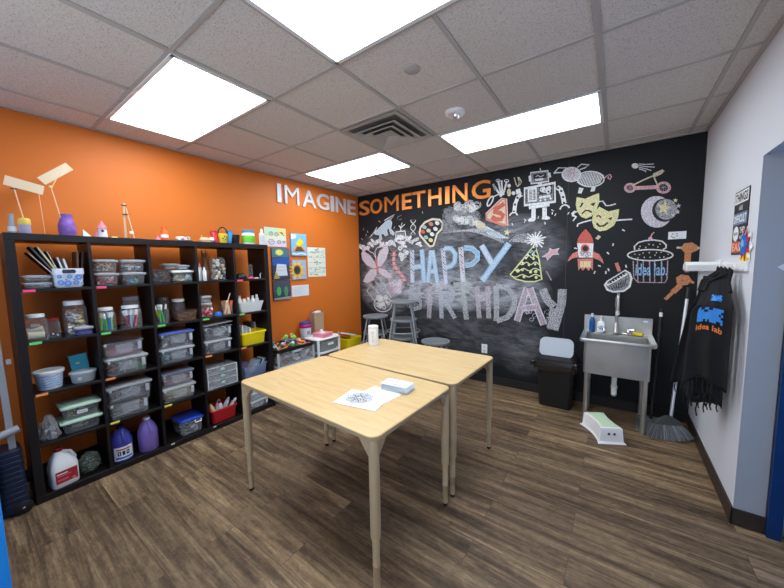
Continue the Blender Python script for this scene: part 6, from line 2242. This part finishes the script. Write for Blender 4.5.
MB().use(MATS['bright_orange']).lathe([(.022, .1), (.022, .12)], seg=16).build('cap', t, smooth=True)
t = thing('clay_plate', 'pale plate of small clay pieces in the middle of the shelf top', 'plate', (.25, -2.725, ZS))
MB().use(flat('plate_pale', (.66, .68, .66), .5)).lathe([(.05, 0), (.085, .012), (.088, .016), (.05, .006)], seg=26, cap1=False).build('dish', t, smooth=True)
jumble((.21, -2.77, ZS + .012), (.29, -2.68, ZS + .045), [WHT, LGREY, PINK, CREAM], 20, 'pale clay pieces on the plate on the shelf top', 51, 'ball', .035)
t = thing('clay_animal', 'pale peach clay animal with a white ball on the shelf top', 'clay figure', (.26, -2.525, ZS))
bb = MB().use(flat('clay_peach', (.72, .46, .30), .7))
bb.lathe([(.0, 0), (.028, .008), (.034, .03), (.02, .05), (0.002, .056)], seg=16, sy=1.8, cap0=False)
bb.build('body', t, smooth=True)
MB().use(flat('clay_peach', (0, 0, 0))).tube([(0, -.045, .03), (0, -.03, .075)], [.008, .003], 8).build('tail', t, smooth=True)
MB().use(WHT).lathe([(.002, .012), (.022, .026), (.026, .042), (.02, .058), (.002, .066)], c=(0, .055, -.004), seg=14).build('head', t, smooth=True)
# red, yellow, blue cups
for yy, m, hh, lean, lab in ((-2.425, flat('cup_red', (.50, .02, .03), .4), .115, -.18, 'red paper cup leaning left of the yellow one on the shelf top'), (-2.300, flat('cup_blue', (.03, .25, .55), .4), .125, .10, 'blue paper cup right of the yellow one on the shelf top')):
    b = MB().use(m)
    b.lathe([(.026, 0), (.034, hh)], seg=18, cap1=False)
    b.lathe([(.032, hh), (.036, hh + .002), (.034, hh + .006)], seg=18, cap0=False, cap1=False)
    o = b.build('paper_cup', None, (.25, yy, ZS + .004), smooth=True, solid=.0012)
    o.rotation_euler = (-lean, 0, 0)
    tag(o, lab, 'cup', 'paper cups on the shelf top')
t = thing('toy_basket', 'small yellow spotted basket with a black handle on the shelf top', 'basket', (.275, -2.365, ZS))
MB().use(flat('basket_yellow', (.80, .60, .05), .45)).lathe([(.030, 0), (.032, .003), (.045, .10)], seg=20, cap1=False).build('body', t, smooth=True)
sp_ = MB().use(M_INK)
for a, z in ((-.5, .05), (-.15, .07), (.15, .04), (.4, .065)):
    sp_.lathe([(.007, 0), (.007, .002)], c=((.033 + .12 * z) * math.cos(a), (.033 + .12 * z) * math.sin(a), z), rot=Matrix.Rotation(a, 3, 'Z') @ Matrix.Rotation(PI / 2, 3, 'Y'), seg=10)
sp_.build('spot_print', t)
MB().use(M_BLACK).tube([(0, .046 * math.cos(PI * k / 10), .10 + .062 * math.sin(PI * k / 10)) for k in range(11)], .006, 8).build('handle', t, smooth=True)
b = MB().use(M_BLACK)
b.lathe([(.034, 0), (.036, .004), (.046, .10), (.044, .10), (.034, .008)], seg=22, cap1=False)
tag(b.build('black_pot', None, (.24, -2.222, ZS), smooth=True), 'plain black pot right of the yellow spotted basket', 'pot')
t = thing('wide_jar', 'wide green and white jar with a blue lid on the shelf top', 'jar', (.235, -2.075, ZS))
MB().use(WHT).lathe([(.062, 0), (.066, .006), (.066, .115), (.058, .13)], seg=28).build('body', t, smooth=True)
MB().use(flat('label_lime', (.18, .62, .04), .45)).lathe([(.0665, .025), (.067, .027), (.067, .098), (.0665, .1)], seg=28, cap0=False, cap1=False).build('label', t, smooth=True)
MB().use(flat('lid_teal_blue', (.06, .30, .52), .4)).lathe([(.060, .13), (.062, .132), (.062, .155), (.056, .16)], seg=28).build('lid', t, smooth=True)
t = thing('glue_bottle', 'clear white glue bottle at the right end of the shelf top', 'bottle', (.37, -2.000, ZS))
MB().use(flat('bottle_clearwhite', (.70, .68, .70), .35)).lathe([(.026, 0), (.028, .004), (.028, .115), (.014, .135)], seg=18).build('body', t, smooth=True)
MB().use(WHT).lathe([(.014, .135), (.014, .15), (.006, .172)], seg=12).build('cap', t, smooth=True)
pb = MB().use(LGREY)
pb.lathe([(.0284, .03), (.0286, .032), (.0286, .095), (.0284, .097)], seg=18, cap0=False, cap1=False)
pb.build('label', t)

# ------------------------------------------------------------------ drawer carts right of the shelf unit
t = thing('drawer_chest', 'wide clear drawer unit with a black tray top against the orange wall', 'drawer unit', (.22, -1.645, 0))
w2, d2, hh = .265, .20, .615
fb = MB().use(C_LID)
for sx in (-1, 1):
    for sy in (-1, 1):
        fb.box((sx * (d2 - .012), sy * (w2 - .012), hh / 2 - .02), (.022, .022, hh - .04))
for z in (.03, .215, .40):
    fb.box((0, 0, z), (2 * d2, 2 * w2, .014))
fb.build('frame', t, bevel=.004)
for k in range(3):
    z0 = .042 + .185 * k
    db = MB().use(C_BIN)
    db.loft([rrect(2 * d2 - .03, 2 * w2 - .06, .02, z0), rrect(2 * d2 - .02, 2 * w2 - .045, .022, z0 + .155), rrect(2 * d2 - .008, 2 * w2 - .03, .022, z0 + .157), rrect(2 * d2 - .008, 2 * w2 - .03, .022, z0 + .165)], True, False)
    d_ = db.build('drawer', t, smooth=True)
    MB().use(C_LID).box((d2 - .002, 0, z0 + .145), (.02, .14, .022)).build('handle', d_, bevel=.004)
tb_ = MB().use(M_BLACK)
tb_.loft([rrect(2 * d2, 2 * w2, .04, hh - .04), rrect(2 * d2 + .02, 2 * w2 + .02, .045, hh), rrect(2 * d2, 2 * w2, .04, hh), rrect(2 * d2 - .02, 2 * w2 - .02, .035, hh - .022)], True, True)
tb_.build('tray_top', t, smooth=True)
for k in range(3):
    jumble((.06, -1.86, .058 + .185 * k), (.375, -1.43, .15 + .185 * k), [WHT, WHT, LGREY, LGREY, (CREAM, TAN, DRED)[k]], 40, ('papers in the bottom drawer', 'papers in the middle drawer', 'white cards and red bits in the top drawer')[k] + ' of the wide clear unit', 60 + k, 'sheet' if k < 2 else 'box', .085)
jumble((.06, -1.875, hh - .02), (.40, -1.43, hh + .035), MIXC + [M_BLACK, LGREY], 90, 'colourful small craft bits scattered over the black tray top', 70, 'mix', .042)
b = MB()
q = random.Random(23)
for k in range(16):
    a = q.uniform(0, 6.28)
    b.use(LGRN if k % 5 else RED)
    b.tube([(0, 0, .02), (.05 * math.cos(a), .06 * math.sin(a), .05 + .03 * q.random()), (.075 * math.cos(a), .095 * math.sin(a), .03 + .03 * q.random())], [.022, .018, .008], 7)
b.use(C_BAG).lathe([(.06, 0), (.085, .03), (.05, .05)], seg=12)
tag(b.build('paper_flower', None, (.17, -1.56, hh + .012), smooth=True), 'light green crepe paper flower on the tray of the wide drawer unit', 'paper flower')
t = thing('rolling_cart', 'rounded white drawer cart with grey clear drawers beside the wide unit', 'drawer cart', (.23, -1.115, 0))
w2, d2, hh = .205, .20, .62
fb = MB().use(M_WP)
for sx in (-1, 1):
    for sy in (-1, 1):
        fb.lathe([(.018, .05), (.018, hh - .02)], c=(sx * (d2 - .03), sy * (w2 - .02), 0), seg=12)
for z in (.06, .245, .43):
    fb.loft([rrect(2 * d2, 2 * w2, .09, z - .012, 7), rrect(2 * d2, 2 * w2, .09, z + .008, 7)])
fb.build('frame', t, smooth=True)
MB().use(M_WP).loft([rrect(2 * d2 + .01, 2 * w2 + .01, .10, hh - .024, 7), rrect(2 * d2 + .02, 2 * w2 + .02, .105, hh - .01, 7), rrect(2 * d2, 2 * w2, .10, hh, 7)]).build('top', t, smooth=True)
for k in range(3):
    z0 = .072 + .185 * k
    db = MB().use(clear('grey_clear_drawer', (.34, .40, .42), .62, .25))
    db.loft([rrect(2 * d2 - .05, 2 * w2 - .07, .07, z0, 6), rrect(2 * d2 - .01, 2 * w2 - .055, .085, z0 + .12, 6), rrect(2 * d2 + .004, 2 * w2 - .05, .088, z0 + .125, 6), rrect(2 * d2 + .004, 2 * w2 - .05, .088, z0 + .135, 6)], True, False)
    d_ = db.build('drawer', t, smooth=True)
    MB().use(M_WP).box((d2 + .004, 0, z0 + .09), (.012, .10, .03)).build('handle', d_, bevel=.004)
for sx in (-1, 1):
    for sy in (-1, 1):
        MB().use(M_BLACK).tube([(sx * (d2 - .03) - .012, sy * (w2 - .02), .025), (sx * (d2 - .03) + .012, sy * (w2 - .02), .025)], .025, 14).build('caster', t, smooth=True)
b = MB().use(flat('box_pink', (.80, .27, .36), .4))
b.loft([rrect(.20, .19, .015, 0), rrect(.205, .195, .016, .035), rrect(.21, .20, .016, .036), rrect(.21, .20, .016, .05)])
b.use(WHT).lathe([(.02, .05), (.022, .065), (.01, .08)], c=(-.05, .04, 0), seg=12).box((.02, -.03, .056), (.05, .06, .012))
tag(b.build('pink_box', None, (.30, -1.13, hh + .0008), math.radians(10), smooth=True), 'flat pink box with white scraps on the rounded white cart', 'box')
t = thing('lidded_bucket', 'white and magenta bucket with a navy lid beside the brown paper bag', 'bucket', (.12, -1.295, .0))
t.location = (.115, -1.265, hh + .001)
MB().use(flat('bucket_white', (.72, .68, .76), .4)).lathe([(.066, 0), (.070, .004), (.078, .125)], seg=26).build('body', t, smooth=True)
MB().use(flat('magenta', (.45, .02, .16), .4)).lathe([(.080, .125), (.084, .13), (.084, .165), (.080, .17)], seg=26).build('band', t, smooth=True)
MB().use(flat('lid_indigo', (.05, .06, .26), .4)).lathe([(.078, .17), (.080, .172), (.076, .195), (.05, .205)], seg=26).build('lid', t, smooth=True)
MB().use(GREY).box((.0755, -.01, .06), (.004, .045, .05)).build('label', t)
b = MB().use(mat('kraft_paper', (.40, .285, .175), .85, bump=.5, bscale=35))
q = random.Random(29)
lp = []
for z, sx, sy in ((0, .10, .15), (.06, .105, .155), (.16, .10, .155), (.25, .095, .16), (.31, .10, .175)):
    r_ = rrect(sx, sy, .01, z, 3)
    lp.append([Vector((v.x + q.uniform(-.004, .004), v.y + q.uniform(-.004, .004), v.z + (q.uniform(-.012, .012) if z == .31 else 0))) for v in r_])
b.loft(lp, True, False)
t = thing('paper_bag', 'crumpled brown paper bag standing on the rounded white cart', 'bag', (.115, -1.06, hh + .001))
b.build('bag', t, solid=.0015)
wb_ = MB().use(M_PAPER)
wb_.box((0, .0, .30), (.07, .10, .03), Matrix.Rotation(.15, 3, 'X'))
wb_.build('tissue', t, bevel=.008)
t = solid_bin(-.62, -.30, .0, .46, YEL, 'tall yellow bin in the corner behind the far table', 'yellow_bin')
t.location.x = .17
b = MB().use(WHT)
R = Matrix.Rotation(.5, 3, 'X')
b.box((0, 0, .012), (.15, .26, .02), Matrix.Rotation(-.28, 3, 'X'))
b.use(GREY).tube([(-.02, -.15, .06), (0, .14, -.02)], .008, 8)
tag(b.build('roller_tray', None, (.15, -.50, .505)), 'white and grey tray lying across the tall yellow bin', 'tray')

# ------------------------------------------------------------------ navy wheeled case left of the shelf unit
t = thing('wheeled_case', 'dark navy ribbed wheeled case with a grey pole beside the shelf unit', 'wheeled case', (.33, -3.862, 0))
M_CASE = mat('navy_case_plastic', (.010, .018, .045), .4)
b = MB().use(M_CASE)
lp = []
for k in range(12):
    z = .015 + .034 * k
    for dz, s_ in ((0, 1.0), (.024, 1.0), (.028, .94), (.032, .94)):
        lp.append(rrect(.20 * s_ * (1 - .012 * k), .125 * s_ * (1 - .012 * k), .03, z + dz, 3))
b.loft(lp)
b.build('body', t, smooth=True)
wb_ = MB().use(M_BLACK)
wb_.lathe([(.036, -.012), (.042, -.008), (.042, .008), (.036, .012)], c=(.112, .030, .043), rot=Matrix.Rotation(PI / 2, 3, 'Y'), seg=22)
w_o = wb_.build('wheel', t, smooth=True)
MB().use(M_CHROME).lathe([(.009, .010), (.008, .016), (.003, .019)], c=(.112, .030, .043), rot=Matrix.Rotation(PI / 2, 3, 'Y'), seg=12).build('hub', w_o, smooth=True)
pb = MB().use(mat('grey_metal_bar', (.42, .43, .45), .4, metal=.4))
pb.bar((.04, .020, .40), (.04, .005, 1.50), .010, .032, (0, 1, 0))
pb.build('pole', t, bevel=.003)
hb = MB().use(MATS['grey_metal_bar'])
hb.tube([(.065, -.12, .505), (.065, .055, .550)], .024, 14)
hb.build('grip', t, smooth=True)
hb = MB().use(MATS['grey_metal_bar'])
hb.box((.062, .047, .99), (.012, .02, .03))
hb.build('catch', t)
t = thing('wheeled_case', 'second darker navy case at the left edge of the photo', 'wheeled case', (.40, -3.955, 0))
b = MB().use(mat('deep_navy_plastic', (.006, .012, .035), .45))
b.loft([rrect(.16, .035, .012, 0), rrect(.165, .04, .014, .01), rrect(.16, .038, .014, .36), rrect(.13, .03, .012, .39)])
b.build('body', t, smooth=True)
